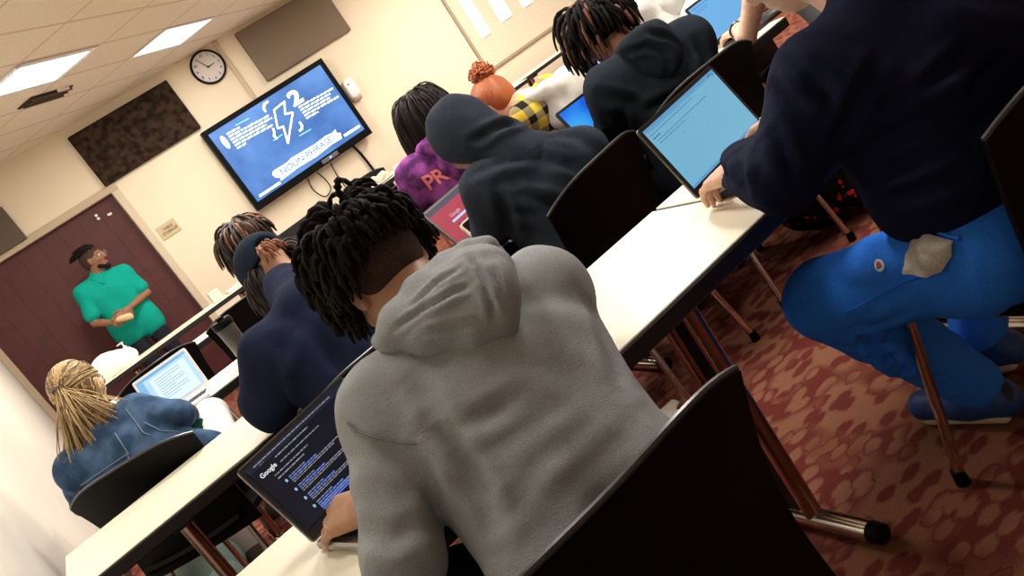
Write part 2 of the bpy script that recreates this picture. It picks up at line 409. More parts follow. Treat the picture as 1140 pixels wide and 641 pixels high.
# ------------------------------------------------------------------ things on the front wall
def wallM(x, z, y=YF): return lambda p: V(x+p[0], y-p[2], z+p[1])
def panel(x0, x1, z0, z1, m, name, label, t=.05):
    return tag(MB().bbox((x0, YF-t, z0), (x1, YF-.001, z1), 0.006).build(name, m), label, 'acoustic panel')
mp1 = mat('brown_tweed', (0.050, 0.032, 0.022), 0.95, spec=0.1, col2=(0.016, 0.010, 0.007), col_scale=16, bump=0.3, bump_scale=60)
mp2 = mat('grey_fabric', (0.20, 0.155, 0.115), 0.95, spec=0.1, noise_amt=0.12, noise_scale=120, bump=0.2, bump_scale=220)
panel(1.09, 2.145, 2.125, 2.66, mp1, 'acoustic_panel', 'dark brown mottled acoustic panel left of the wall clock')
panel(2.975, 4.06, 2.16, 2.705, mp2, 'acoustic_panel', 'grey acoustic panel above the television and right of the clock')
panel(-0.50, 0.285, 2.105, 2.45, mat('charcoal_fabric', (0.13, 0.105, 0.08), 0.95, spec=0.1, noise_amt=0.12, noise_scale=120), 'acoustic_panel', 'charcoal acoustic panel at the far left above the red door')
# clock, reading ten to two
cx, cz = 2.565, 2.570
clock = empty('wall_clock', (cx, YF-.001, cz), 0, 'round white wall clock with a black rim beside the raceway', 'clock')
def face(p): return V(p[0], -p[2], p[1])
rim = MB(); P = []
for i in range(49):
    a = 2*math.pi*i/48; P.append([V(math.cos(a)*r, -y, math.sin(a)*r) for r, y in ((.150, .022), (.155, .036), (.168, .036), (.173, .02), (.172, 0))])
vs = [p for row in P for p in row]; fs = [(i*5+j, i*5+j+1, (i+1)*5+j+1, (i+1)*5+j) for i in range(48) for j in range(4)]
rim.add(vs, fs).build('clock_rim', M_black, clock, smooth=True)
fc = MB(); fc.prism([(math.cos(2*math.pi*i/48)*.155, math.sin(2*math.pi*i/48)*.155) for i in range(48)], face, .018); fc.build('clock_face', mat('clock_face', (0.70, 0.66, 0.64), 0.5), clock)
nu = MB()
for k in range(1, 13):
    a = math.pi/2-2*math.pi*k/12; add_text(nu, str(k), .036, lambda p, a=a: face(V(p[0]+.122*math.cos(a), p[1]+.122*math.sin(a), .0195)), True)
nu.build('numerals', M_black, clock)
for nm, hr, ln, wd in (('hour_hand', 2.92, .075, .006), ('minute_hand', 11.0, .115, .0045)):
    a = math.pi/2-2*math.pi*hr/12; c, s = math.cos(a), math.sin(a)
    h = MB(); h.prism([(-.015, -wd), (ln, -wd*.5), (ln, wd*.5), (-.015, wd)], lambda p, c=c, s=s: face(V(p[0]*c-p[1]*s, p[0]*s+p[1]*c, p[2]+.021)), .002); h.build(nm, M_black, clock)
# plaque
sg = empty('wall_sign', (1.307, YF, 1.497), 0, 'small tan plaque on the cream wall right of the red door', 'sign')
MB().bbox((-.098, -.010, -.068), (.098, -.0005, .068), 0.003).build('plaque', mat('tan_plaque', (0.58, 0.46, 0.27), 0.5), sg)
t = MB(); add_text(t, 'TABLE', .036, lambda p: V(p[0]+.005, -.011, p[1]+.018), True); add_text(t, 'STORAGE', .036, lambda p: V(p[0]+.005, -.011, p[1]-.022), True)
t.build('lettering', mat('sign_ink', (0.03, 0.02, 0.015), 0.6), sg)
# dispenser beside the television
ds = empty('wall_dispenser', (3.675, YF, 1.655), 0, 'white rounded dispenser on the wall at the right of the television', 'dispenser')
blob('dispenser_body', [ell((0, -.045, 0), (.078, .055, .115), k=.02), cap((-.03, -.04, .06), (.03, -.04, .06), .042, k=.03), cap((-.03, -.04, -.06), (.03, -.04, -.06), .042, k=.03)], .008, M_white, ds)
MB().bbox((-.06, -.05, -.135), (.06, -.002, -.09), 0.01).build('dispenser_base', mat('beige_plastic', (0.45, 0.36, 0.25), 0.5), ds)
MB().bbox((-.035, -.100, .045), (.0, -.092, .057), 0.002).build('dispenser_mark', mat('mark_grey', (0.25, 0.25, 0.25), 0.5), ds)
# corkboard with papers
bx0, bx1, bz0, bz1 = 5.19, 7.62, 0.965, 2.20
bd = empty('pin_board', ((bx0+bx1)/2, YF, (bz0+bz1)/2), 0, 'large cream pin board with a thin grey frame on the front wall', 'pin board')
hw, hh = (bx1-bx0)/2, (bz1-bz0)/2
MB().box((-hw, -.015, -hh), (hw, -.001, hh)).build('board_face', mat('board_cream', (0.70, 0.62, 0.48), 0.9, noise_amt=.08, noise_scale=60), bd)
fr = MB()
for lo, hi in (((-hw, -.03, -hh), (hw, -.002, -hh+.035)), ((-hw, -.03, hh-.035), (hw, -.002, hh)), ((-hw, -.03, -hh), (-hw+.035, -.002, hh)), ((hw-.035, -.03, -hh), (hw, -.002, hh))): fr.bbox(lo, hi, .004)
fr.build('board_frame', mat('board_frame', (0.36, 0.29, 0.21), 0.45), bd)
def paper(x0, x1, z0, z1, lab):
    P = [[V(x0+(x1-x0)*i/6, YF-.018-.010*math.sin(i/6*math.pi)*(1-j/6), z0+(z1-z0)*j/6) for j in range(7)] for i in range(7)]
    tag(MB().grid(P, .001).build('paper_sheet', mat('white_paper', (0.95, 0.95, 0.93), 0.7)), lab, 'paper', 'papers on the pin board')
paper(5.37, 5.52, 1.325, 2.0, 'long white paper strip at the left of the pin board')
paper(5.70, 5.89, 1.355, 1.66, 'white paper in the middle of the pin board')
paper(6.06, 6.24, 1.35, 1.65, 'white paper right of the others on the pin board')

# ------------------------------------------------------------------ television
TX, TZ0, TW, TH = 2.083, 1.160, 1.480, 0.912
tv = empty('television', (TX, YF, TZ0+TH), 0, 'wall mounted flat television showing a blue slide', 'television')
def tvM(u, v, w): return V(u*TW, -w, -v*TH)
b = MB()
for lo, hi in (((0, 0), (1, .055)), ((0, .915), (1, 1)), ((0, .05), (.034, .92)), ((.966, .05), (1, .92))):
    p = tvM(*lo, .13); q = tvM(*hi, .05); b.bbox(np.minimum(p, q), np.maximum(p, q), .006)
b.build('bezel', M_black, tv)
MB().bbox((.02, -.09, -TH+.02), (TW-.02, -.035, -.02), .01).build('rear_housing', M_black, tv)
MB().bbox((TW/2-.2, -.04, -TH/2-.15), (TW/2+.2, -.001, -TH/2+.15), .005).build('wall_bracket', M_edge, tv)
ms = mat('screen_blue', (0.02, 0.05, 0.12), 0.3, emit=(0.09, 0.25, 0.68), emit_str=1.0)
nt, bb = nodes(ms); tc = N(nt, 'ShaderNodeTexCoord'); ns = N(nt, 'ShaderNodeTexNoise'); ns.inputs['Scale'].default_value = 2.4; ns.inputs['Detail'].default_value = 5
nt.links.new(tc.outputs['Object'], ns.inputs['Vector']); rr = nt.nodes.new('ShaderNodeValToRGB'); rr.color_ramp.elements[0].position = .3; rr.color_ramp.elements[1].position = .72
rr.color_ramp.elements[0].color = (0.035, 0.125, 0.42, 1); rr.color_ramp.elements[1].color = (0.15, 0.36, 0.82, 1); nt.links.new(ns.outputs['Fac'], rr.inputs['Fac']); nt.links.new(rr.outputs['Color'], bb.inputs['Emission Color'])
p, q = tvM(.03, .05, .115), tvM(.97, .92, .105); scr = MB().box(np.minimum(p, q), np.maximum(p, q)).build('screen', ms, tv)
mw = mat('screen_white', (0.8, 0.8, 0.8), 0.4, emit=(0.92, 0.97, 1.0), emit_str=1.2)
mc = mat('screen_cyan', (0.1, 0.4, 0.6), 0.4, emit=(0.25, 0.62, 0.95), emit_str=1.0)
def tvp(lift=.117): return lambda p: tvM(p[0], p[1], lift+p[2])
def stroke(mb, pts, wd, M, closed=False, t=.001):                # a flat line of given width
    pts = [np.array(p, float) for p in pts]; n = len(pts)
    for i in range(n if closed else n-1):
        a, b2 = pts[i], pts[(i+1) % n]; dd = nrm(b2-a); pr = np.array([-dd[1], dd[0]])*wd/2; a = a-dd*wd*.3; b2 = b2+dd*wd*.3
        mb.prism([a-pr, b2-pr, b2+pr, a+pr], M, t)
AS = TW/TH
def tvq(p): return tvM(p[0]/AS, p[1], .117+p[2])                 # square units of screen height
sq = lambda u, v: (u*AS, v)
lt = MB(); stroke(lt, [sq(.502, .20), sq(.598, .185), sq(.548, .30), sq(.60, .33), sq(.445, .575), sq(.487, .40), sq(.447, .385)], .020, tvq, True); lt.build('lightning_bolt', mw, scr)
t2 = MB(); add_text(t2, '2', .22, lambda p: tvq(V(p[0]*1.3+.672*AS, .215-p[1], 0)), True); add_text(t2, '2', .22, lambda p: tvq(V(p[0]*1.3+.680*AS, .215-p[1], 0)), True); add_text(t2, '2', .22, lambda p: tvq(V(p[0]*1.3+.676*AS, .223-p[1], 0)), True); t2.build('numeral', mw, scr)
bl = MB()
random.seed(3)
def textblock(u0, v0, lines, lh, slope=0.0):
    for i, ln in enumerate(lines):
        u = u0
        while u < u0+ln:
            wl = min(random.uniform(.018, .05), u0+ln-u); v = v0+i*lh+(u-u0)*slope
            bl.prism([(u, v), (u+wl, v), (u+wl, v+lh*.52), (u, v+lh*.52)], tvp(), .001); u += wl+.008
textblock(.138, .14, [.10, .31, .32, .26, .30, .07], .036, .12)
textblock(.655, .31, [.29, .25, .23, .29, .10], .036, .10)
bl.build('slide_text', mw, scr)
ac = MB(); stroke(ac, [sq(.225, .122), sq(.325, .133)], .012, tvq); stroke(ac, [sq(.373, .468), sq(.447, .465)], .012, tvq); stroke(ac, [sq(.541, .579), sq(.636, .586)], .012, tvq); ac.build('slide_accents', mc, scr)
ar = MB()
for pts in ([(.50, .09), (.47, .095), (.447, .13), (.447, .165)], [(.42, .36), (.412, .40), (.395, .43), (.40, .47)], [(.60, .46), (.60, .50), (.585, .53), (.565, .535)]): stroke(ar, [sq(*p) for p in pts], .024, tvq)
ar.prism([sq(.098+.020*math.cos(a)*.9, .21+.078*math.sin(a)) for a in np.linspace(0, 2*math.pi, 20)[:-1]], tvq, .001)
ar.build('slide_arrows', mw, scr)
bn = MB(); bn.prism([sq(*p) for p in ((.225, .765), (.245, .735), (.36, .742), (.40, .728), (.60, .745), (.70, .735), (.745, .75), (.785, .735), (.775, .775), (.80, .80), (.785, .86), (.70, .852), (.55, .868), (.40, .855), (.25, .868), (.26, .83), (.235, .815))], tvq, .001)
bn.prism([sq(*p) for p in ((.81, .835), (.95, .84), (.95, .868), (.81, .865))], tvq, .001); bn.prism([sq(*p) for p in ((.067, .862), (.24, .865), (.24, .892), (.067, .888))], tvq, .001)
bn.build('slide_banner', mw, scr)
bt = MB(); add_text(bt, 'NOUN PHRASE', .10, lambda p: tvM(.50+p[0]*1.05/AS, .80-p[1], .1195), True); bt.build('banner_text', mat('screen_ink', (.05, .1, .3), .4, emit=(.10, .30, .62), emit_str=1.0), scr)
bz = MB(); bz.bbox(tvM(.56, .985, .145), tvM(.70, .93, .125), .004) if False else None
sd = MB(); p, q = tvM(.56, .935, .14), tvM(.70, .985, .12); sd.bbox(np.minimum(p, q), np.maximum(p, q), .006); sd.build('control_strip', mat('grey_plastic', (0.12, 0.12, 0.14), 0.35), tv)
sl = MB(); p, q = tvM(.625, .952, .1425), tvM(.64, .966, .139); sl.box(np.minimum(p, q), np.maximum(p, q)); sl.build('standby_light', mat('standby', (0.2, 0.4, 1), 0.4, emit=(0.4, 0.6, 1.0), emit_str=2), tv)
# cables hanging below
for pts, lab in (([(2.72, 1.15), (2.70, 1.02), (2.76, .90), (2.86, .93), (2.87, 1.04), (2.84, 1.15)], 'black cable looping below the television'),
                 ([(3.02, 1.15), (3.0, .95), (3.02, .60), (3.05, .3)], 'thin black cable hanging straight below the television'),
                 ([(3.33, 1.18), (3.36, 1.0), (3.37, .7), (3.36, .3)], 'thick black cable bundle under the right end of the television')):
    pp = [V(x, YF-.02, z) for x, z in pts]; q = []
    for i in range(len(pp)-1):
        p0, p1, p2, p3 = pp[max(i-1, 0)], pp[i], pp[i+1], pp[min(i+2, len(pp)-1)]
        for tt in np.arange(0, 1, .2): q.append(0.5*((2*p1)+(p2-p0)*tt+(2*p0-5*p1+4*p2-p3)*tt**2+(3*p1-p0-3*p2+p3)*tt**3))
    q.append(pp[-1]); tag(MB().tube(q, .014 if 'thick' in lab else .006, 6).build('cable', M_black, smooth=True), lab, 'cable')
# ------------------------------------------------------------------ seminar tables in rows
TH_ = 0.74
M_col = mat('brown_reflecting_chrome', (0.42, 0.26, 0.20), 0.22, metal=1.0)  # chrome columns, with the carpet's brown reflection put into the colour
def table(x0, x1, y0, dep, label, inset=.26, legs=(True, True)):
    cx = (x0+x1)/2; cy = y0+dep/2; hw = (x1-x0)/2; hd = dep/2
    T = empty('seminar_table', (cx, cy, 0), 0, label, 'table', 'narrow cream seminar tables')
    MB().bbox((-hw+.004, -hd+.004, TH_-.012), (hw-.004, hd-.004, TH_), .002).build('tabletop', M_lam, T)
    MB().bbox((-hw, -hd, TH_-.042), (hw, hd, TH_-.003), .004).build('edge_and_shade', M_edge, T)  # black edge molding, deepened to take in the shade under it
    for s, on in zip((-1, 1), legs):
        if not on: continue
        lx = s*(hw-inset)
        foot = MB().tube([(lx, -hd+.035, .028), (lx, hd-.035, .028)], .025, 14).build('leg', M_chrome, T, smooth=True)
        for yy in (-hd+.035, hd-.035):
            sg = -1 if yy < 0 else 1
            MB().tube([(lx, yy-sg*.008, .028), (lx, yy+sg*.020, .028)], [.026, .023], 14).build('end_cap', M_black, foot, smooth=True)
        for dy in (-.045, .0, .045):
            if dy == 0: MB().bbox((lx-.008, -.03, .05), (lx+.008, .03, TH_-.05), .002).build('column_web', M_black, foot)
            else: MB().tube([(lx, dy, .04), (lx, dy, TH_-.045)], .021, 14).build('column', M_col, foot, smooth=True)
        MB().bbox((lx-.03, -hd+.05, TH_-.062), (lx+.03, hd-.05, TH_-.040), .003).build('mounting_plate', M_edge, foot)
    return T
table(-.36, 1.20, 1.279, .483, 'cream topped table carrying the dark screened laptop of the person in grey', .25)
table(1.205, 2.75, 1.279, .483, 'cream topped table at which the person in blue sweatpants sits', .45)
table(-.40, 1.14, 2.522, .49, 'cream topped table in front of the person in the navy cap and jacket', .32)
table(1.145, 2.72, 2.522, .49, 'cream topped table with the blue and the red screened laptops', .3)
table(-.36, 1.16, 3.81, .42, 'cream topped table carrying the white laptop of the person in denim', .5)
table(1.165, 2.66, 3.81, .42, 'cream topped table before the person in tie dye', .3)
table(2.665, 4.2, 3.81, .46, 'cream topped table in front of the person in the white hoodie', .3)
table(-.30, 1.30, 5.97, .36, 'cream topped table standing behind the white laptop and the grey tumbler', .52)
table(1.305, 2.9, 5.97, .36, 'cream topped table beyond the person in tie dye', .3)
table(2.905, 4.6, 5.97, .38, 'cream topped table beyond the person with the orange bun', .3)
table(-.05, 1.62, 7.80, .42, 'cream topped front table before the standing person in teal', .3)
table(1.625, 3.3, 7.84, .42, 'cream topped front table below the television', .3)
table(3.305, 5.0, 8.02, .42, 'cream topped front table to the right of the television', .3)
table(5.005, 6.8, 8.28, .40, 'cream topped front table below the pin board', .3)

# ------------------------------------------------------------------ stacking chairs (local frame: faces +y, seat centre at origin)
def chair_proto():
    C = empty('stacking_chair')
    nu, nv = 25, 17; P = []
    for i in range(nu):
        u = -1+2*i/(nu-1); row = []
        for j in range(nv):
            v = j/(nv-1); ztop = .845-.045*abs(u)**3.2; z = .43+(ztop-.43)*v
            wv = .243+.017*(v**1.5)-.012*math.sin(v*math.pi)
            y = -.205-.075*v+.065*abs(u)**2.2*(.35+.65*v)+.02*math.sin(v*math.pi)
            row.append(V(u*wv, y, z))
        P.append(row)
    bk = MB().grid(P, .012).build('backrest', M_black, C, smooth=True, sharp=50)
    MB().tube([r[-1]+V(0, 0, .002) for r in P], .0052, 8).build('edge_highlight', mat('highlight_grey', (.05, .05, .052), .3), bk, smooth=True)  # added lighter tube stands in for the highlight along the top edge
    P = []
    for i in range(21):
        u = -1+2*i/20; row = []
        for j in range(15):
            v = j/14; y = -.225+.45*v; z = .445+.012*abs(u)**2-.028*max(0, (v-.75)/.25)**2+.03*max(0, (.12-v)/.12)**2
            row.append(V(u*(.212-.02*abs(v-.5)), y, z))
        P.append(row)
    MB().grid(P, .016).build('seat', M_black, C, smooth=True, sharp=50)
    f = MB()
    for s in (-1, 1): f.tube([(s*.165, -.17, .425), (s*.165, .17, .425)], .010, 8)
    f.tube([(-.165, .13, .423), (.165, .13, .423)], .009, 8); f.tube([(-.165, -.15, .423), (.165, -.15, .423)], .009, 8)
    f.build('seat_frame', M_chrome, C, smooth=True)
    for s in (-1, 1):
        for top, bot in (((s*.172, .17, .43), (s*.205, .225, .012)), ((s*.172, -.17, .43), (s*.205, -.245, .012))):
            l = MB().tube([top, V(*top)*.5+V(*bot)*.5, bot], .0115, 10).build('leg', M_chrome, C, smooth=True)
            MB().tube([V(*bot)+V(0, 0, .024), V(*bot)+V(0, 0, -.012)], [.014, .016], 10).build('glide', M_black, l, smooth=True)
    return C
cproto = chair_proto(); cfirst = [True]
def chair(x, y, rz, label):
    C = cproto if cfirst[0] else copy_tree(cproto); cfirst[0] = False
    C.location = (x, y, 0); C.rotation_euler = (0, 0, rz); tag(C, label, 'chair', 'black stacking chairs'); return C
chair(.305, 1.07, 0, 'black plastic chair largest in the foreground behind the person in grey')
chair(1.35, 1.005, -.03, 'black chair on which the person in blue sweatpants sits')
chair(1.36, 2.44, .26, 'black chair behind the person in the raised dark hood')
chair(2.0, 2.50, 0, 'black chair behind the person in black with short locs')
chair(.55, 2.35, 0, 'black chair under the person in the navy cap and jacket')
chair(.01, 3.32, -.594, 'black chair right behind the person in denim with the blonde ponytail')
chair(1.0, 3.50, 0, 'black chair under the person with brown highlighted locs')
chair(1.66, 3.40, 0, 'black chair under the person in purple tie dye')
chair(2.40, 3.50, 0, 'black chair under the person in yellow plaid')
chair(2.98, 3.30, 0, 'black chair under the person in the white hoodie')
chair(2.78, 2.22, 0, 'black chair under the person in short sleeves')
chair(.26, 5.72, 0, 'black chair tucked behind the lid of the white laptop')
chair(.86, 5.72, .0, 'black chair behind the grey tumbler')
chair(2.22, 5.80, 0, 'empty black chair below the right end of the television')
chair(3.98, 5.78, 0, 'empty black chair beyond the white hood of the person in plaid')
chair(3.15, 8.58, math.pi, 'black chair against the front wall behind the table of snacks')

# ------------------------------------------------------------------ laptops
M_key = mat('key_black', (0.012, 0.012, 0.014), 0.5)
def laptop(x, y, ang, tilt, w, h, dep, body, bezel, screen, label, rim=None, keys=True, ztop=TH_):
    """hinge-left corner at (x, y); base comes towards -y"""
    L = empty('laptop', (x, y, ztop), ang, label, 'laptop')
    MB().bbox((0, -dep, .0005), (w, 0, .018), .004).build('base', body, L)
    if keys:
        k = MB(); nx, ny = 13, 5; kw = (w-.03)/nx; kd = dep*.50/ny
        for i in range(nx):
            for j in range(ny): k.bbox((.015+i*kw+.0012, -.03-(j+1)*kd+.0012, .0182), (.015+(i+1)*kw-.0012, -.03-j*kd-.0012, .0205), .0006)
        k.build('keyboard', M_key, L)
        MB().bbox((w*.34, -dep+.012, .0178), (w*.66, -dep*.62, .0186), .0003).build('trackpad', rim or body, L)
    MB().tube([(.03, .003, .02), (w-.03, .003, .02)], .006, 8).build('hinge', bezel, L, smooth=True)
    ct, sn = math.cos(tilt), math.sin(tilt)
    def M(p): return V(p[0], .002+p[1]*sn+(-p[2])*ct*-1, .018+p[1]*ct-p[2]*sn)   # p=(across, up lid, out of the back)
    rr = .009; out = []
    for cx_, cy_, a0 in ((w-rr, rr, -90), (w-rr, h-rr, 0), (rr, h-rr, 90), (rr, rr, 180)):
        for q in range(5): a = math.radians(a0+q*22.5); out.append((cx_+rr*math.cos(a), cy_+rr*math.sin(a)))
    MB().prism(out, M, .006).build('lid', rim or body, L)
    bz = MB(); bz.prism([(.003, .003), (w-.003, .003), (w-.003, h-.003), (.003, h-.003)], lambda p: M(V(p[0], p[1], -p[2])), .001); bz.build('bezel', bezel, L)
    b = .011
    s = MB().prism([(b, b+.012), (w-b, b+.012), (w-b, h-b), (b, h-b)], lambda p: M(V(p[0], p[1], -.0012-p[2])), .0006).build('screen', screen, L)
    def SM(u, v, lift=.0022): return M(V(b+u*(w-2*b), h-b-v*(h-2*b-.012), -lift))
    return L, s, SM
def rects(mb, SM, rs, lift=.0022):
    for u0, v0, u1, v1 in rs: mb.add([SM(u0, v0, lift), SM(u1, v0, lift), SM(u1, v1, lift), SM(u0, v1, lift)], [(3, 2, 1, 0)])
def wordline(u0, u1, v, hgt, rng):
    r = []; u = u0
    while u < u1:
        w_ = min(rng.uniform(.012, .045), u1-u); r.append((u, v, u+w_, v+hgt)); u += w_+.007
    return r
E_ = lambda n, c, s=1.0: mat('glow_'+n, tuple(x*.2 for x in c), 0.35, emit=c, emit_str=s)
rng = random.Random(5)
M_alu = mat('space_grey', (0.35, 0.34, 0.33), 0.32, metal=0.9)
M_drk = mat('dark_lid', (0.02, 0.02, 0.022), 0.4)
# the grey-hoodie person's laptop: a dark page of search results
L, s, SM = laptop(.091, 1.545, .27, .44, .275, .188, .20, M_alu, M_key, E_('night', (.004, .005, .012)), 'dark screened laptop on the near table beside the person in grey')
m = MB(); rects(m, SM, [(0, 0, 1, .085)]); m.build('browser_bar', E_('bar', (.012, .014, .03)), s)
m = MB(); rects(m, SM, [(.88, .10, .985, .155)], .0026); m.build('sign_in_button', E_('button', (.10, .25, .75)), s)
m = MB(); add_text(m, 'Google', .0125, lambda p: SM(.115+p[0]/.253, .185-p[1]/.155, .0026), True); m.build('page_logo', E_('white', (.75, .78, .82)), s)
m = MB(); bl_ = MB(); ic = MB()
rects(m, SM, wordline(.06, .85, .03, .014, rng), .0026); rects(m, SM, wordline(.22, .55, .115, .016, rng)+wordline(.10, .14, .06, .014, rng)+wordline(.22, .62, .20, .012, rng)+wordline(.12, .45, .275, .014, rng)+wordline(.12, .38, .325, .016, rng))
for k, v0 in enumerate((.40, .55, .70, .84)):
    ic.add(*[[SM(.15+.016*math.cos(a)*.62, v0+.018+.022*math.sin(a), .0026) for a in np.linspace(0, 2*math.pi, 13)[:-1]], [tuple(range(12))[::-1]]])
    rects(m, SM, wordline(.18, .34, v0, .012, rng)); rects(bl_, SM, wordline(.18, .44, v0+.027, .018, rng)); rects(m, SM, wordline(.18, .72, v0+.058, .012, rng)+wordline(.18, .60, v0+.084, .012, rng))
rects(bl_, SM, [(.18, .90, .58, .916), (.18, .93, .55, .944), (.18, .955, .58, .97)])
m.build('result_text', E_('text', (.26, .27, .32)), s); bl_.build('result_links', E_('link', (.10, .19, .70)), s); ic.build('result_icons', E_('icon', (.25, .45, .7)), s)
# the laptop of the person in blue sweatpants: an almost empty document
L, s, SM = laptop(1.175, 1.545, .19, .27, .340, .205, .215, M_drk, M_drk, E_('doc', (.16, .42, .60)), 'open black laptop with a pale blue document under the hands of the person in navy', rim=mat('gunmetal', (0.14, 0.13, 0.12), 0.35, metal=0.7))
m = MB(); rects(m, SM, [(0, 0, 1, .05), (0, .965, 1, 1)]); m.build('toolbars', E_('tool', (.10, .30, .55)), s)
m = MB(); rects(m, SM, wordline(.02, .95, .06, .006, rng)+wordline(.02, .62, .105, .008, rng)+wordline(.03, .12, .16, .014, rng)+wordline(.05, .75, .215, .008, rng)+wordline(.05, .40, .26, .008, rng)+wordline(.3, .31, .37, .008, rng)+[(.78, .035, .79, .05), (.84, .03, .85, .05), (.90, .03, .95, .05), (.96, .05, .975, .075)])
rects(m, SM, [(.45+i*.035, .975, .47+i*.035, .993) for i in range(6)], .0026); m.build('page_text', E_('ink', (.02, .06, .14)), s)
# blonde person's white laptop
L, s, SM = laptop(.06, 4.02, -.24, .36, .262, .200, .17, M_white, M_white, E_('page', (.42, .66, .88)), 'white laptop showing a page on the table beside the person in denim')
m = MB(); rects(m, SM, [(0, 0, 1, .08), (.0, .08, .12, 1)]); m.build('toolbars', E_('tool2', (.20, .45, .75)), s)
m = MB(); rects(m, SM, [(.22, .14, .93, .98)]); m.build('document_page', E_('page2', (.66, .82, .95)), s)
m = MB(); rects(m, SM, wordline(.05, .9, .035, .02, rng), .0026); [rects(m, SM, wordline(.30, .80-.2*(k % 3 == 2), .22+k*.07, .015, rng), .0026) for k in range(9)]; m.build('page_text', E_('ink2', (.12, .26, .5)), s)
# hooded person's red page
L, s, SM = laptop(1.16, 2.815, .35, .42, .295, .19, .20, M_drk, M_alu, E_('red', (.36, .045, .07)), 'laptop with a dark red search page beside the hooded person')
m = MB(); rects(m, SM, [(0, 0, 1, .13)]); m.build('browser_bar', E_('slate', (.06, .065, .10)), s)
m = MB(); add_text(m, 'Google', .020, lambda p: SM(.37+p[0]/.273, .42-p[1]/.156, .0026), True); m.build('page_logo', E_('pink', (.62, .30, .45)), s)
m = MB(); rects(m, SM, [(.22, .52, .72, .58)]); m.build('search_box', E_('pale', (.42, .55, .85)), s)
m = MB(); rects(m, SM, [(.26+i*.12, .66, .29+i*.12, .71) for i in range(5)]+[(.88, .2, .9, .23)]); m.build('shortcut_icons', E_('wine', (.08, .015, .04)), s)
# bright blue screen of the person in black
mb_ = mat('glow_azure', (0.01, 0.08, 0.2), 0.35, emit=(0.02, 0.27, 0.86), emit_str=1.0)
nt, bb = nodes(mb_); tc = N(nt, 'ShaderNodeTexCoord'); ns = N(nt, 'ShaderNodeTexNoise'); ns.inputs['Scale'].default_value = 7; ns.inputs['Detail'].default_value = 0
nt.links.new(tc.outputs['Object'], ns.inputs['Vector']); rr = nt.nodes.new('ShaderNodeValToRGB'); rr.color_ramp.elements[0].position = .35; rr.color_ramp.elements[1].position = .65
rr.color_ramp.elements[0].color = (.005, .10, .72, 1); rr.color_ramp.elements[1].color = (.05, .40, .85, 1); nt.links.new(ns.outputs['Fac'], rr.inputs['Fac']); nt.links.new(rr.outputs['Color'], bb.inputs['Emission Color'])
laptop(1.752, 2.70, .02, .40, .32, .20, .16, M_drk, M_drk, mb_, 'laptop with a bright blue screen between the hooded person and the person in black')
L, s, SM = laptop(2.615, 2.80, .02, .37, .32, .206, .20, M_drk, M_drk, E_('sky', (.13, .36, .66)), 'laptop at the top edge under the hand with the bracelet')
m = MB(); rects(m, SM, wordline(.05, .6, .06, .02, rng)+wordline(.08, .35, .14, .015, rng)+wordline(.08, .30, .2, .015, rng)); m.build('page_text', E_('ink3', (.05, .16, .42)), s)
laptop(3.102, 4.22, .025, .43, .32, .20, .19, M_drk, M_drk, E_('pale_sky', (.30, .55, .78)), 'laptop with a pale screen just beyond the short locs of the person in black')
# a dark lid standing on the front table, seen between two heads
laptop(1.42, 6.20, .15, -.1, .30, .235, .16, M_drk, M_drk, M_key, 'closed dark laptop lid standing upright behind the navy cap', rim=mat('slate_lid', (0.05, 0.055, 0.06), 0.5), keys=False)
# ------------------------------------------------------------------ people
def skin_mat(n, c): return mat('skin_'+n, c, 0.5, spec=0.35, noise_amt=0.06, noise_scale=60, bump=0.08, bump_scale=300)
M_eye = mat('eye_white', (0.75, 0.72, 0.68), 0.25); M_iris = mat('eye_dark', (0.01, 0.008, 0.006), 0.2)
def cloth(n, c, **k):
    kw = dict(rough=0.95, spec=0.08, bump=0.35, bump_scale=420, noise_amt=.14, noise_scale=160, sheen=0.0); kw.update(k); r = kw.pop('rough'); return mat('cloth_'+n, c, r, **kw)
def frame(fwd, up=(0, 0, 1)):
    f = nrm(fwd); r = nrm(np.cross(f, np.asarray(up, float))); u = np.cross(r, f); return np.array([r, f, u])      # rows right, forward, up
def head_prims(c, R, s=1.0):
    W = lambda x, y, z: np.asarray(c)+(V(x, y, z)*s)@R
    E = lambda x, y, z, r, k=.02: ell(W(x, y, z), V(*r)*s, R, k*s)
    C = lambda a, b, ra, rb, k=.012: cap(W(*a), W(*b), ra*s, rb*s, k*s)
    P = [E(0, -.012, .032, (.074, .094, .084)), E(0, .022, -.03, (.062, .072, .080), .03), E(0, .045, -.085, (.034, .038, .032), .03),
         C((0, .088, .022), (0, .112, -.022), .009, .0135), E(.012, .098, -.024, (.009, .010, .007), .008), E(-.012, .098, -.024, (.009, .010, .007), .008),
         C((-.045, .076, .033), (.045, .076, .033), .011, .011, .02), E(.042, .066, -.022, (.022, .024, .018), .02), E(-.042, .066, -.022, (.022, .024, .018), .02),
         C((-.018, .090, -.057), (.018, .090, -.057), .0065, .0065, .006), C((-.015, .088, -.068), (.015, .088, -.068), .007, .007, .006)]
    for sx in (-1, 1):
        P += [cut(W(sx*.032, .096, .012), V(.017, .014, .010)*s, R, .012*s), E(sx*.032, .078, .012, (.0135, .0135, .0125), .004)]
        P += [E(sx*.078, -.004, -.004, (.010, .019, .031), .008), E(sx*.075, -.002, -.026, (.008, .011, .012), .008), cut(W(sx*.087, .003, -.002), V(.006, .010, .017)*s, R, .005)]
    return P
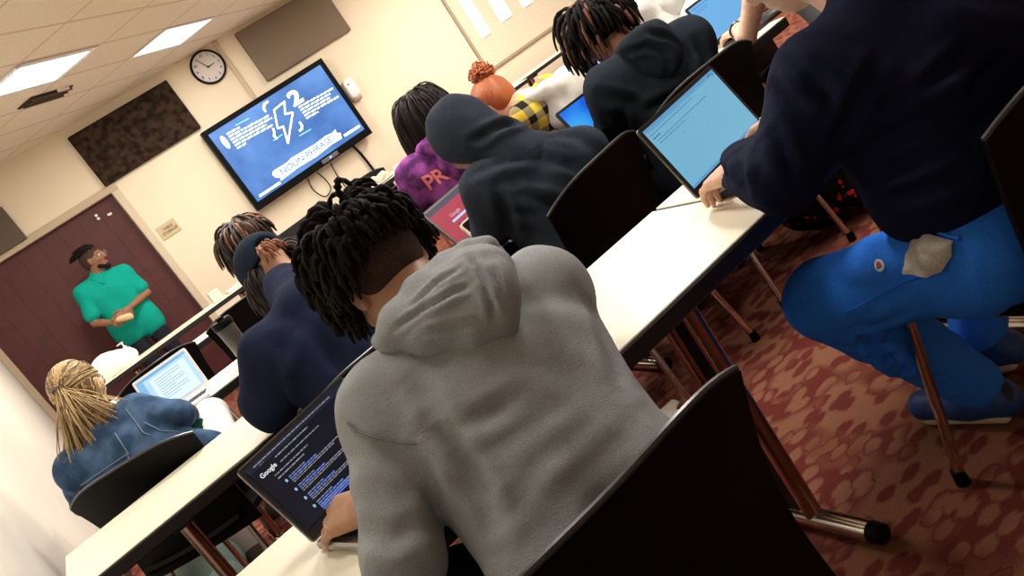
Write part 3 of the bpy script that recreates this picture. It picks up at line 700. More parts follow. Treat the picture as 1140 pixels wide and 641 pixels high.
def hand_prims(w, d, nup, side, curl=(.35, .45, .3), thumb=.5, spread=.05, s=1.0, fing=None):
    """w wrist, d direction of the hand, nup back-of-hand direction, side +1: thumb lies towards +lat"""
    d = nrm(d); n = nrm(np.asarray(nup)-d*np.dot(nup, d)); lat = np.cross(d, n)*side   # lat points to the thumb side
    W = lambda a, b, c: np.asarray(w)+(d*a+lat*b+n*c)*s
    P = [cap(W(-.03, 0, 0), W(.02, 0, 0), .024*s, .025*s, .02)]
    for b in (-.026, -.009, .009, .026): P.append(cap(W(.012, b*.72, 0), W(.082, b, .001), .0155*s, .0115*s, .010*s))
    L = {.027: (.043, .026, .021), .009: (.048, .030, .022), -.009: (.045, .028, .021), -.026: (.035, .021, .019)}
    for i, (b, ls) in enumerate(L.items()):
        cu = curl if fing is None else fing[i]
        p = W(.084, b, .002); a = 0.0; yaw = b*spread*20; rr = (.0098, .0088, .0078, .0066) if b > -.02 else (.0086, .0076, .0068, .0058)
        for j, l in enumerate(ls):
            a += cu[j]; dd = (d*math.cos(a)-n*math.sin(a)); dd = nrm(dd+lat*yaw*math.cos(a)); q = p+dd*l*s
            P.append(cap(p, q, rr[j]*s, rr[j+1]*s, .004*s)); p = q
    p = W(.018, .024, -.006); dd = nrm(d*.75+lat*.75-n*.25); q = p+dd*.040*s; P.append(cap(p, q, .0150*s, .0115*s, .012*s))
    dd2 = nrm(d*(.95)+lat*(.55-thumb)-n*(.20+thumb*.3)); r = q+dd2*.030*s; P.append(cap(q, r, .0112*s, .0098*s, .005*s))
    dd3 = nrm(d*1.0+lat*(.25-thumb)-n*(.25+thumb*.4)); P.append(cap(r, r+dd3*.024*s, .0096*s, .0074*s, .004*s))
    return P
def on_surface(o, px, py, lift=0.0):
    bpy.context.view_layer.update(); d_ = Vector(_ray(px, py)).normalized(); ok, loc, nn, _ = o.ray_cast(Vector(_o), d_); return (np.array(loc)+np.array(nn)*lift, np.array(nn)) if ok else (None, None)
def crease(o, lines, amp=.010, w=.014, ridge=.7):
    """press folds into cloth o; each fold is a path on its surface"""
    me = o.data; n = len(me.vertices); v = np.empty(n*3, np.float32); me.vertices.foreach_get('co', v); v = v.reshape(-1, 3)
    nn = np.empty(n*3, np.float32); me.vertices.foreach_get('normal', nn); nn = nn.reshape(-1, 3); disp = np.zeros(n)
    for ln in lines:
        k_ = 1.0
        if len(ln[-1]) == 1: k_ = ln[-1][0]; ln = ln[:-1]
        P = []
        for a, b2 in zip(ln[:-1], ln[1:]):
            for t in np.linspace(0, 1, 7)[:-1]:
                l_, _ = on_surface(o, a[0]+(b2[0]-a[0])*t, a[1]+(b2[1]-a[1])*t)
                if l_ is not None and (not P or np.linalg.norm(l_-P[-1]) < .09): P.append(l_)
        if len(P) < 4: continue
        P = np.array(P); lo, hi = P.min(0)-3*w, P.max(0)+3*w; ii = np.nonzero(np.all((v > lo) & (v < hi), axis=1))[0]
        D = np.linalg.norm(v[ii][:, None]-P[None], axis=2); jn = D.argmin(1); x = D.min(1)/w
        tp = np.sin((jn+.5)/len(P)*math.pi)**.6
        disp[ii] += amp*k_*tp*(-np.exp(-2*x*x)+ridge*np.exp(-2*(x-1.5)**2))
    v = v+nn*disp[:, None]; me.vertices.foreach_set('co', v.astype(np.float32).ravel()); me.update()
def seam(o, pts, name, m, r=.0022):
    out = []
    for a, b2 in zip(pts[:-1], pts[1:]):
        for t in np.linspace(0, 1, 6)[:-1]:
            l_, n_ = on_surface(o, a[0]+(b2[0]-a[0])*t, a[1]+(b2[1]-a[1])*t, .002)
            if l_ is not None and (not out or np.linalg.norm(l_-out[-1]) < .06): out.append(l_)
    if len(out) > 2: MB().tube(out, r, 5).build(name, m, o, smooth=True)
class Person:
    def __init__(s, J, skin, h=.009, girth=1.0, head_s=1.0, hands=True, hcurl=None, fem=False):
        s.J = {k: np.asarray(v, float) for k, v in J.items()}; J = s.J; s.h = h; s.g = girth
        s.skin = skin; s.fem = fem
        s.lat = nrm(J['shR']-J['shL']); s.nb = (J['shL']+J['shR'])/2+V(0, 0, .045)
        s.pel = (J['hipL']+J['hipR'])/2; s.upv = nrm(s.nb-s.pel); s.fr = nrm(np.cross(s.upv, s.lat)); s.fr = s.fr if 'flip' not in J else -s.fr
        s.HR = frame(J['face'], J.get('headup', V(0, 0, 1)))
        s.hs = head_s
    def torso(s, inf=0.0, hipup=.03):
        J = s.J; g = s.g; P = []
        wst = s.pel+(s.nb-s.pel)*.40
        for S, H in (('shL', 'hipL'), ('shR', 'hipR')):
            top = J[S]*.52+s.nb*.48-s.upv*.125; hip = J[H]*.9+s.pel*.1+s.upv*hipup
            mid = wst+(top-(s.nb-s.upv*.125)+hip-(s.pel+s.upv*.03))*.43
            P += [cap(hip, mid, .092*g+inf, .076*g+inf, .045), cap(mid, top, .076*g+inf, .084*g+inf, .045)]
        P += [cap(wst, s.nb-s.upv*.11, .080*g+inf, .084*g+inf, .04)]
        P += [cap(J['shL']-s.upv*.012, J['shR']-s.upv*.012, .046*g+inf, .046*g+inf, .045)]
        for S in ('shL', 'shR'): P += [cap(s.nb+s.upv*.006, J[S], .040+inf*.7, .046+inf, .06), cap(J[S]*.86+s.nb*.14-s.upv*.06, wst+(J[S]-s.nb)*.42, .048*g+inf, .060*g+inf, .06)]
        return P
    def arm(s, side, inf=0.0, end=1.0, wrist=.027, elb=.038):
        J = s.J; S, E, W = J['sh'+side], J['el'+side], J['wr'+side]; W2 = E+(W-E)*max(end, 0)
        if end < 0: return [cap(S, S+(E-S)*-end, .054+inf, .050+inf, .03)]
        return [cap(S, S+(E-S)*.5, .054+inf, .044+inf, .04), cap(S+(E-S)*.5, E, .044+inf, elb+inf, .015), cap(E, E+(W2-E)*.35, elb+inf, elb+inf-.001, .015), cap(E+(W2-E)*.35, W2, elb-.001+inf, wrist+inf, .012)]
    def leg(s, side, inf=0.0, thigh=.074, knee=.052, ank=.038, end=1.0):
        J = s.J; H, K, A = J['hip'+side], J['kn'+side], J['an'+side]; A2 = K+(A-K)*end; c = K+(A2-K)*.3-s.fr*.01
        return [cap(H, K, thigh+inf, knee+inf, .04), cap(K, c, knee+inf, knee-.004+inf, .02), cap(c, A2, knee-.004+inf, ank+inf, .02)]
    def foot(s, side, inf=0.0):
        J = s.J; A = J['an'+side]; t = J.get('toe'+side, A+V(0, .17, -.055)); b = A+(A-t)*.28*V(1, 1, 0)+V(0, 0, -.05); 
        return [cap(b, t, .036+inf, .030+inf, .02), cap(A, (b*.6+t*.4)+V(0, 0, .01), .038+inf, .036+inf, .03)]
    def body(s, name='person', label='', legs=True, feet=True, hands=('L', 'R'), hand_kw={}, h=None, headok=True):
        J = s.J; P = s.torso(-.012)
        for sd in 'LR': P += s.arm(sd, -.004)
        if legs:
            for sd in 'LR': P += s.leg(sd, -.006)+(s.foot(sd, -.004) if feet else [])
        hc = J['head']; P += [cap(s.nb-s.upv*.03, hc-s.HR[2]*.055-s.HR[1]*.02, .060, .055, .03)]
        P += head_prims(hc, s.HR, s.hs)
        for sd in hands:
            w, e = J['wr'+sd], J['el'+sd]; kw = dict(side=(1 if sd == 'L' else -1)); kw.update(hand_kw.get(sd, {}))
            d = kw.pop('d', w-e); up = kw.pop('up', V(0, 0, 1)); P += hand_prims(w, d, up, kw.pop('side'), **kw)
        o = blob(name, P, h or s.h, s.skin, smooth=1); tag(o, label, 'person'); s.root = o
        return o
    def eyes(s):
        for sx in (-1, 1):
            c = s.J['head']+(V(sx*.032, .0795, .012)*s.hs)@s.HR; m = MB(); n = 10
            m.lathe([(math.sin(a)*.0128, -math.cos(a)*.0128) for a in np.linspace(.05, math.pi-.05, 9)], 12, c); e = m.build('eye', M_eye, s.root, smooth=True)
            m = MB(); q = c+s.HR[1]*.0095; m.lathe([(math.sin(a)*.0055, -math.cos(a)*.0055) for a in np.linspace(.05, math.pi-.05, 7)], 10, q); m.build('iris', M_iris, e, smooth=True)
    def top(s, name, m, inf=.016, sleeve=1.0, wr=.006, extra=(), h=None, folds=None, seed=0., hem=.0, wscale=9, hipup=.03):
        J = s.J; P = s.torso(inf, hipup)
        for sd in 'LR': P += s.arm(sd, inf+.004, sleeve if np.isscalar(sleeve) else sleeve[sd])
        for H in (('hipL', 'hipR') if hipup < .05 else ()): P += [cap(J[H]*.9+s.pel*.1-s.upv*hem, J[H]*.9+s.pel*.1+s.upv*.09, .092*s.g+inf, .094*s.g+inf, .04)]
        P += list(extra)
        return blob(name, P, h or s.h, m, s.root, wr=wr, folds=folds, seed=seed, wscale=wscale)
    def trousers(s, name, m, inf=.010, wr=.006, end=1.0, h=None, seed=3., thigh=.074, knee=.055, ank=.045, extra=(), folds=None):
        J = s.J; P = [cap(J['hipL'], J['hipR'], .098*s.g, .098*s.g, .05)]
        for sd in 'LR': P += s.leg(sd, inf, thigh, knee, ank, end)
        return blob(name, P+list(extra), h or s.h, m, s.root, wr=wr, seed=seed, folds=folds, wscale=11)
    def shoes(s, m, m_sole, h=None):
        for sd in 'LR':
            P = s.foot(sd, .008); o = blob('shoe', P, h or .008, m, s.root)
            J = s.J; A = J['an'+sd]; t = J.get('toe'+sd, A+V(0, .17, -.055)); b = A+(A-t)*.28*V(1, 1, 0)+V(0, 0, -.05); dn = nrm(np.cross(np.cross(t-b, V(0, 0, 1)), t-b)); 
            dn = -dn if dn[2] > 0 else dn; lat = nrm(np.cross(t-b, dn))
            q = [cap(b+dn*.030+lat*k, t+dn*.026+lat*k*.8, .014, .013, .02) for k in (-.028, 0, .028)]; blob('sole', q, .007, m_sole, o)
    def hood_down(s, name, m, inf=0.0, h=None, size=1.0, drop=0.0, wr=.004, folds=None):
        c = s.nb; b = -s.fr; u = s.upv; l = s.lat; S = size; P = []; A = np.array([l, b, u]); ring = []
        for k in range(17):
            a = math.pi*2*k/16; ring.append(c+l*math.cos(a)*.080*S+b*(math.sin(a)*.074*S+.014)+u*(.030+.022*math.sin(a)-.035*max(0, -math.sin(a))))
        for i in range(16): P.append(cap(ring[i], ring[i+1], .027*S, .027*S, .02))
        P.append(ell(c+b*.078*S-u*(.030+drop), V(.095, .042, .070)*S, A, .05))
        P.append(ell(c+b*.088*S-u*(.075+drop), V(.066, .036, .052)*S, A, .05))
        P += [cut(c+b*.022+u*.115, V(.056, .052, .105)*S, A, .02)]
        return blob(name, P, h or s.h, m, s.root, wr=wr, wscale=12, folds=folds, smooth=3)
    # ---- hair
    def sp(s, az, el, r): # point on the scalp in the head frame; az from the back (0) round to the face (pi); el from horizontal
        rx, ry, rz = .078*s.hs*r, .098*s.hs*r, .088*s.hs*r
        loc = V(math.sin(az)*math.cos(el)*rx, -math.cos(az)*math.cos(el)*ry-.012*s.hs, math.sin(el)*rz+.032*s.hs)
        return s.J['head']+loc@s.HR, nrm((V(loc[0]/rx**2, (loc[1]+.012*s.hs)/ry**2, (loc[2]-.032*s.hs)/rz**2))@s.HR)
    def strands(s, name, m, roots, length, rad, out=.5, grav=.5, seg=9, jit=.25, n=6, seed=1, knots=.15, clear=1.06, taper=.55, bias=None, m2=None, frac2=.2, droop=None, comb=None, layer=.12, stick=False):
        rn = np.random.RandomState(seed); mb = MB(); mb2 = MB(); hc = s.J['head']; R = s.HR
        rr = V(.078, .100, .098)*s.hs*clear; c2 = hc+V(0, -.010, .022)@R
        for (az, el) in roots:
            p, nn = s.sp(az, el, .97); L = length(az, el) if callable(length) else length; L *= rn.uniform(.85, 1.12); sl = L/seg
            dn = V(0, 0, -1)+(p-hc)*V(1, 1, 0)*6+(V(0, 0, 0) if comb is None else comb); tg = nrm(dn-nn*np.dot(dn, nn)); d = nrm(nn*out+tg*(1-out)+rn.normal(0, jit, 3)*.6); path = [p]; rads = []; lay = 1+rn.uniform(0, layer)
            for k in range(seg):
                g = V(0, 0, -1)*grav*(1 if droop is None else droop); d = nrm(d+g*(.35+.9*k/seg)+rn.normal(0, jit, 3)*.35+(0 if bias is None else bias))
                q = p+d*sl
                e = (q-c2)@R.T/(rr*lay); ln = np.linalg.norm(e)
                if ln < 1 or stick: q = c2+((e/ln)*rr*lay)@R
                path.append(q); d = nrm(q-p); p = q
            rads = [rad*(1-(1-taper)*(k/seg)**2)*(1+rn.uniform(-knots, knots)) for k in range(seg+1)]; rads[-1] *= .6
            (mb2 if (m2 is not None and rn.rand() < frac2) else mb).tube(path, rads, n)
        o = mb.build(name, m, s.root, smooth=True, sharp=180)
        if mb2.v: mb2.build('highlighted_hair', m2, s.root, smooth=True, sharp=180)
        return o
    def scalp(s, name, m, lo=-.2, h=.007, grow=.008, back=True, wr=.0):
        hc = s.J['head']; R = s.HR; k = s.hs
        P = [ell(hc+V(0, -.014, .036)@R*k, V(.076+grow, .094+grow, .084+grow)*k, R), ell(hc+V(0, -.045, -.01)@R*k, V(.064+grow, .060+grow, .065+grow)*k, R, .03),
             cut(hc+V(0, .105, -.035)@R*k, V(.085, .070, .085)*k, R, .01)]
        return blob(name, P, h, m, s.root, wr=wr, wscale=30)
def roots(n, els=(-.45, 1.4), az=(0, 2*math.pi), seed=0, keep=None):
    rn = np.random.RandomState(seed); out = []
    while len(out) < n:
        z = rn.uniform(math.sin(els[0]), math.sin(els[1])); a = rn.uniform(*az); e = math.asin(z)
        if keep and not keep(((a+math.pi) % (2*math.pi))-math.pi, e): continue
        out.append((a, e))
    return out
face_off = lambda a, e: not (abs(a) > 2.05 and e < .45)          # leave the face clear
M_hairblack = mat('hair_black', (0.010, 0.008, 0.0075), 0.75, spec=0.12, bump=1.0, bump_scale=260)
M_hairbrown = mat('hair_dark_brown', (0.020, 0.011, 0.007), 0.55, spec=0.35, bump=0.6, bump_scale=160)
M_hairgold = mat('hair_copper_tip', (0.16, 0.055, 0.015), 0.5, bump=0.6, bump_scale=160)
def sit(x, y, w=.10, z=.53, kz=.54, ky=.42, kw=.13, ay=.40):
    return dict(hipL=(x-w, y, z), hipR=(x+w, y, z), knL=(x-kw, y+ky, kz), knR=(x+kw, y+ky, kz), anL=(x-kw, y+ay, .095), anR=(x+kw, y+ay, .095))
M_rubber = mat('shoe_rubber', (0.55, 0.52, 0.45), 0.6); M_shoe = mat('shoe_black', (0.012, 0.012, 0.013), 0.6)
skL = skin_mat('light', (0.70, 0.42, 0.29)); skT = skin_mat('tan', (0.50, 0.27, 0.16)); skB = skin_mat('brown', (0.24, 0.11, 0.06)); skD = skin_mat('deep', (0.13, 0.058, 0.034))
M_denim_d = cloth('dark_trousers', (0.012, 0.013, 0.018)); M_jeans = cloth('jeans', (0.03, 0.05, 0.10))

# 1 --- grey hoodie, nearest the camera
J = sit(.37, 1.04); J.update(shL=at(432, 452, 1.41), shR=at(604, 326, 1.54), elL=at(450, 628, 1.28), wrL=at(417, 559, 1.46), elR=at(560, 380, 1.72), wrR=at(480, 420, 1.72), head=at(427, 304, 1.585), face=(-.12, .72, -.62))
p = Person(J, skT, h=.009, girth=.98)
p.body(label='seated person in a heather grey hoodie with short black locs, seen from behind', h=.0055, hand_kw=dict(L=dict(d=(-.60, .80, .02), up=(-.25, -.35, 1), curl=(.50, .60, .45), spread=.09, s=1.08), R=dict(d=(-.4, .9, -.1))))
mg = cloth('heather_grey', (0.40, 0.42, 0.43), col2=(0.30, 0.315, 0.325), col_scale=520, bump=.5)
fo = []
sL, eL = p.J['shL'], p.J['elL']
ax = sL+V(.045, -.03, -.10)
fo += [(ax+V(.02, 0, .07), ax+V(.06, -.03, -.12), .012, .022), (ax+V(.0, 0, .03), ax+V(.10, -.04, -.20), .009, .020), (ax+V(.05, -.05, .10), ax+V(.17, -.09, -.05), .007, .022), (V(.30, .93, .78), V(.52, .93, .72), .008, .022), (V(.34, .92, .70), V(.56, .95, .66), .008, .020), (V(.42, .95, .84), V(.60, 1.05, .78), .006, .022)]
el = p.J['elL']; top_ = p.top('hoodie', mg, inf=.015, wr=.0045, folds=fo, h=.0075, sleeve=dict(L=.50, R=.95), seed=4.)
b = -p.fr; l = p.lat; u = p.upv; c = p.nb
P = []
def chain(pts, r, k=.02):
    q = [at(t[0], t[1], t[2]-.078) for t in pts]
    for a_, b_ in zip(q[:-1], q[1:]): P.append(cap(a_, b_, r, r, k))
chain([(434, 378, 1.475), (442, 354, 1.50), (462, 325, 1.525), (492, 298, 1.55), (520, 280, 1.565), (541, 277, 1.565)], .0165, .012)   # rolled hem
chain([(446, 376, 1.475), (480, 377, 1.455), (530, 370, 1.445), (556, 360, 1.445)], .026, .03); chain([(452, 355, 1.49), (505, 345, 1.465), (553, 335, 1.455)], .032, .035)
chain([(478, 325, 1.515), (520, 316, 1.49), (553, 312, 1.475)], .032, .035); chain([(505, 303, 1.54), (535, 296, 1.515), (551, 296, 1.505)], .026, .03)
chain([(434, 378, 1.475), (424, 380, 1.53)], .016, .02); chain([(541, 277, 1.565), (548, 288, 1.60), (520, 330, 1.66)], .020, .02)
hood = blob('hood', P, .0055, mg, p.root, wr=.0035, wscale=16, smooth=2)
crease(hood, [[(533, 300), (541, 320), (548, 340), (551, 358), (1.3,)], [(440, 366), (470, 345), (505, 325), (525, 318)], [(460, 340), (490, 312), (515, 296)], [(520, 284), (530, 300), (536, 312)], [(470, 372), (510, 362), (535, 360), (.7,)], [(548, 300), (556, 320), (560, 340), (.7,)]], .006, .008)
crease(top_, [[(480, 470), (500, 492), (520, 520), (540, 552), (552, 585), (2.6,)], [(508, 478), (545, 462), (590, 436), (.8,)], [(522, 512), (560, 492), (600, 460), (640, 440), (.25,)], [(560, 560), (595, 520), (640, 492), (670, 462), (.3,)], [(600, 575), (650, 520), (712, 468), (.4,)], [(545, 585), (580, 560), (610, 530), (.4,)],
             [(462, 425), (480, 452), (492, 472), (1.0,)], [(400, 590), (436, 600), (470, 580), (.8,)], [(470, 505), (484, 545), (486, 590), (1.0,)], [(660, 345), (680, 392), (694, 440), (.8,)], [(430, 500), (455, 525), (462, 560), (.7,)]], .0062, .020)
seam(top_, [(388, 470), (398, 480), (420, 488), (445, 493), (468, 494)], 'shoulder_seam', cloth('grey_seam', (0.20, 0.21, 0.21)), .0018)
p.trousers('trousers', M_denim_d); p.shoes(M_shoe, M_rubber)
p.scalp('faded_hair', mat('faded_sides', (0.075, 0.044, 0.030), 0.85, spec=.1, col2=(0.030, 0.019, 0.014), col_scale=420, bump=.4, bump_scale=400), grow=.0010)
p.strands('locs', M_hairblack, roots(760, (-.25, 1.52), seed=2, keep=lambda a, e: (e > -.08 if abs(a) < .8 else e > -.24 if abs(a) < 1.35 else e > -.20) and not (abs(a) > 2.3 and e < .25)), lambda a, e: .066+.034*math.sin(max(e, 0)), .0066, out=.10, grav=.5, jit=.38, n=6, seed=4, knots=.40, seg=12, layer=.24, clear=1.03)
w_ = p.J['wrL']; hd_ = nrm(V(-.60, .80, .02)); hn_ = V(-.25, -.35, 1); hn_ = nrm(hn_-hd_*np.dot(hn_, hd_)); hl_ = np.cross(hd_, hn_); fd_ = hd_*math.cos(.50)-hn_*math.sin(.50)
q = w_+(hd_*.084-hl_*.009+hn_*.002)*1.08+fd_*.016; m = MB()
m.tube([q+(hl_*math.cos(a)+np.cross(fd_, hl_)*math.sin(a))*.0100 for a in np.linspace(0, 2*math.pi, 19)], .0022, 6, cap=False); m.build('finger_ring', mat('silver', (.8, .78, .75), .2, metal=1), p.root, smooth=True)

# 2 --- navy sweatshirt and royal blue sweatpants
J = dict(hipL=(1.205, .99, .54), hipR=(1.45, .99, .54), knL=_o+(atz(921, 334, .535)-_o)*1.05, knR=(1.66, 1.28, .535), anL=_o+(V(1.325, 1.245, .13)-_o)*1.025, anR=(1.50, 1.33, .13), toeL=(1.33, 1.415, .045), toeR=(1.47, 1.49, .045),
         shL=(1.185, 1.09, .93), shR=(1.56, 1.06, .935), elL=(1.045, 1.15, .825), wrL=atz(823, 187, .825), elR=(1.66, 1.28, .82), wrR=(1.455, 1.475, .80), head=at(858, -58, 1.68), face=(-.1, .80, -.45))
p = Person(J, skL, h=.009, girth=1.14)
p.body(label='large seated person in a navy sweatshirt and royal blue sweatpants typing', h=.0055, hand_kw=dict(L=dict(d=(.18, 1, -.16), up=(-.1, .1, 1), curl=(.26, .5, .4), thumb=.25, s=1.1), R=dict(d=(-.22, 1, -.15), up=(.1, .1, 1), curl=(.4, .5, .35))))
mn = cloth('navy_fleece', (0.010, 0.012, 0.034)); sh = p.J['shL']; el = p.J['elL']; wr_ = p.J['wrL']
fo = [(el+(wr_-el)*k+V(-.08, 0, .03), el+(wr_-el)*(k+.05)+V(.07, 0, .03), .008, .014) for k in (.45, .58, .70, .80)]
fo += [(sh+V(-.05, -.05, .03), sh+V(.06, -.12, -.12), .008, .02), (V(1.15, .93, .80), V(1.30, .87, .85), .010, .025), (V(1.20, .86, .72), V(1.45, .82, .76), .010, .025), (V(1.25, .85, .66), V(1.5, .82, .68), .009, .02), (V(1.3, .9, .95), V(1.45, .88, .80), .008, .03)]
sw = p.top('sweatshirt', mn, inf=.020, wr=.006, folds=fo, h=.008, hipup=.15, sleeve=dict(L=.58, R=.70), seed=9., wscale=8,
      extra=[cap(p.nb+p.upv*.0, p.nb+p.upv*.025, .075, .066, .02), cap(el+(wr_-el)*.48, el+(wr_-el)*.56, .049, .047, .01)])
crease(sw, [[(822, 170), (828, 190), (832, 212), (1,)], [(834, 165), (842, 190), (848, 216)], [(846, 165), (856, 190), (866, 218)], [(862, 150), (875, 180), (885, 210)], [(862, 95), (880, 110), (900, 118), (.8,)], [(868, 62), (890, 75), (915, 95), (930, 120), (1.1,)],
            [(930, 160), (945, 130), (965, 95), (980, 60), (1.2,)], [(950, 175), (990, 150), (1040, 125), (.9,)], [(965, 200), (1010, 185), (1060, 165), (1.1,)], [(985, 222), (1030, 210), (1080, 190), (.9,)], [(1030, 100), (1060, 70), (1090, 45)], [(1070, 120), (1095, 85), (1120, 60), (.8,)]], .010, .016)
blue = cloth('royal_blue_fleece', (0.035, 0.225, 0.95), noise_amt=.08)
kn = p.J['knL']; an = p.J['anL']; hp = p.J['hipL']
fo = [(kn+V(-.07, -.12+.0, -.06)+V(0, 0, -.02*k), kn+(an-kn)*(.22+.13*k)+V(.07, .08, 0), .010, .016) for k in range(5)]
fo += [(an+V(-.09, -.02, .10-.03*k), an+V(.07, .05, .12-.03*k), .010, .014) for k in range(3)]
pants = p.trousers('sweatpants', blue, inf=.014, thigh=.082, knee=.068, ank=.046, end=.97, wr=.005, h=.008, folds=fo)
# pocket with grey lining bunched out of it, on the thigh's outer side
def patch(name, m, par, o, outline, n=7, lift=.003, bulge=0.0, wr=0.0, sc=30):
    """a cloth patch lying on surface o, its outline given on sight lines"""
    ol = np.array(outline, float); c = ol.mean(0); mb = MB(); vs = []; k = len(ol)
    for r in range(1, n+1):
        for q in ol:
            pt = c+(q-c)*r/n; loc, nn = on_surface(o, pt[0], pt[1], 0)
            if loc is None: return None
            vs.append(loc+nn*(lift+bulge*(1-(r/n)**2)+(wr*noise.noise(Vector(loc)*sc) if wr else 0)))
    loc, nn = on_surface(o, c[0], c[1], lift+bulge); fs = []
    for r in range(n-1):
        for i in range(k): fs.append((r*k+i, r*k+(i+1) % k, (r+1)*k+(i+1) % k, (r+1)*k+i))
    vs.append(loc); ci = len(vs)-1
    for i in range(k): fs.append((ci, (i+1) % k, i))
    return mb.add(vs, fs).build(name, m, par, smooth=True, sharp=180)
def dense(pts, per=4):
    out = []; n = len(pts)
    for i in range(n):
        a, b2 = np.array(pts[i], float), np.array(pts[(i+1) % n], float); out += [a+(b2-a)*t/per for t in range(per)]
    return out
crease(pants, [[(885, 375), (920, 388), (965, 385), (1008, 372)], [(892, 392), (935, 402), (985, 398), (1025, 385), (1.2,)], [(905, 408), (950, 418), (1000, 412), (1040, 402)], [(925, 425), (970, 432), (1015, 428), (1060, 415), (1.1,)], [(950, 442), (990, 447), (1040, 440)], [(975, 455), (1015, 458), (1060, 448)], [(1010, 345), (985, 360), (955, 365), (.8,)], [(1000, 250), (1006, 262), (.6,)]], .0048, .012)
patch('pocket_lining', cloth('pocket_grey', (0.62, 0.60, 0.55), noise_amt=.1), pants, pants, dense([(1014, 303), (1011, 284), (1022, 266), (1037, 262), (1063, 269), (1060, 285), (1052, 299), (1036, 306)]), bulge=.014, wr=.015, sc=46, lift=.013)
rim_ = [on_surface(pants, *q, .004)[0] for q in ((1008, 304), (1010, 283), (1021, 263), (1036, 257), (1052, 262), (1069, 266))]
if all(r is not None for r in rim_): MB().tube(rim_, .004, 8).build('pocket_hem', blue, pants, smooth=True)
rim_ = [on_surface(pants, *q, .003)[0] for q in ((940, 347), (960, 338), (985, 325), (1008, 312), (1032, 305))]
if all(r is not None for r in rim_): MB().tube(rim_, .0016, 6).build('side_seam', blue, pants, smooth=True)
circ = lambda cx, cy, a, b2, rot, n=20: [(cx+a*math.cos(t)*math.cos(rot)-b2*math.sin(t)*math.sin(rot), cy+a*math.cos(t)*math.sin(rot)+b2*math.sin(t)*math.cos(rot)) for t in np.linspace(0, 2*math.pi, n+1)[:-1]]
lg = patch('logo_patch', mat('logo_white', (.85, .85, .85), .7), pants, pants, circ(980, 295.5, 5.6, 7.2, -.25), n=3, lift=.0025)
if lg:
    patch('logo_red', mat('logo_red', (.65, .06, .08), .7), lg, pants, [(976.8, 297), (977, 293), (979, 291), (981.2, 292), (982.8, 295)], n=2, lift=.0032)
    patch('logo_navy', mat('logo_navy', (.02, .03, .20), .7), lg, pants, [(977, 298.2), (983, 295.3), (983.6, 296.9), (977.8, 299.6)], n=2, lift=.0032)
p.shoes(mat('shoe_blue', (0.010, 0.065, 0.24), .5, noise_amt=.2, noise_scale=50), mat('shoe_cream', (0.62, 0.52, 0.36), .6))
for ch in p.root.children:
    if ch.name.startswith('shoe'):
        wng = patch('wing_emblem', mat('emblem_navy', (.004, .012, .05), .6), ch, ch, circ(1122, 437, 6, 11, -.35), n=2, lift=.002)
        if wng: break
p.scalp('cropped_hair', M_hairbrown, grow=.012)

# 3 --- raised dark hood
J = sit(1.36, 2.38); J.update(shL=(1.185, 2.43, .935), shR=at(648, 170, 2.80), elL=(1.13, 2.48, .815), wrL=(1.25, 2.68, .80), elR=(1.68, 2.58, .80), wrR=(1.50, 2.74, .80), head=(1.27, 2.54, 1.09), face=(-.2, .80, -.60))
p = Person(J, skB, h=.011, girth=1.02)
p.body(label='seated person bent forward with a dark slate hood pulled up over the head', h=.009)
md = cloth('dark_slate', (0.030, 0.037, 0.052)); HR = p.HR; hc = p.J['head']
p.top('hooded_sweatshirt', md, inf=.016, wr=.007, h=.010, seed=12., folds=[(p.J['shL']+V(.06, -.06, -.03), p.J['elL']+V(.08, -.02, .0), .014, .025), (V(1.2, 2.3, .9), V(1.3, 2.28, .72), .010, .03)])
P = [ell(hc+V(0, -.015, .025)@HR, V(.094, .114, .108), HR, .03), cap(hc-HR[2]*.04-HR[1]*.04, p.nb+p.upv*.0, .082, .078, .05), cap(p.nb-p.lat*.06, p.nb+p.lat*.06, .056, .056, .04), cut(hc+V(0, .165, -.03)@HR, V(.07, .085, .10), HR, .02)]
p_h = blob('raised_hood', P, .009, md, p.root, wr=.006, wscale=12, folds=[(hc-HR[1]*.10-HR[2]*.12-p.lat*.1, hc-HR[1]*.12-HR[2]*.11+p.lat*.12, .010, .018)])
crease(p.root.children[0], [[(554, 212), (563, 238), (572, 262), (1.8,)], [(525, 195), (560, 178), (605, 170)], [(600, 150), (640, 152), (672, 170)], [(545, 205), (585, 198), (625, 210)], [(570, 235), (600, 240), (630, 260)], [(600, 175), (640, 185), (670, 205), (.8,)]], .008, .022)
p.trousers('trousers', M_denim_d, h=.014); p.shoes(M_shoe, M_rubber, .011)

# 4 --- black hoodie, short locs with copper tips
J = sit(1.97, 2.40); J.update(shL=(1.775, 2.45, .945), shR=(2.13, 2.40, .915), elL=(1.79, 2.56, .82), wrL=(1.92, 2.74, .80), elR=(2.30, 2.58, .81), wrR=(2.1, 2.74, .80), head=(1.985, 2.615, 1.10), face=(.05, .85, -.42))
p = Person(J, skB, h=.011, girth=1.0)
p.body(label='seated person in a black hoodie with chin length locs and copper tips', h=.008)
mk = cloth('black_fleece', (0.016, 0.021, 0.029))
tp_ = p.top('hoodie', mk, inf=.016, wr=.007, h=.009, seed=20.); hdn_ = p.hood_down('hood', mk, size=.92, h=.0075, wr=.008, drop=-.01)
crease(tp_, [[(690, 125), (700, 150), (705, 180), (1.3,)], [(668, 105), (690, 112), (715, 118)], [(715, 125), (750, 110), (785, 85)], [(680, 150), (692, 165), (710, 172)], [(730, 140), (765, 120), (790, 100)], [(775, 45), (785, 65), (790, 85)]], .012, .022)
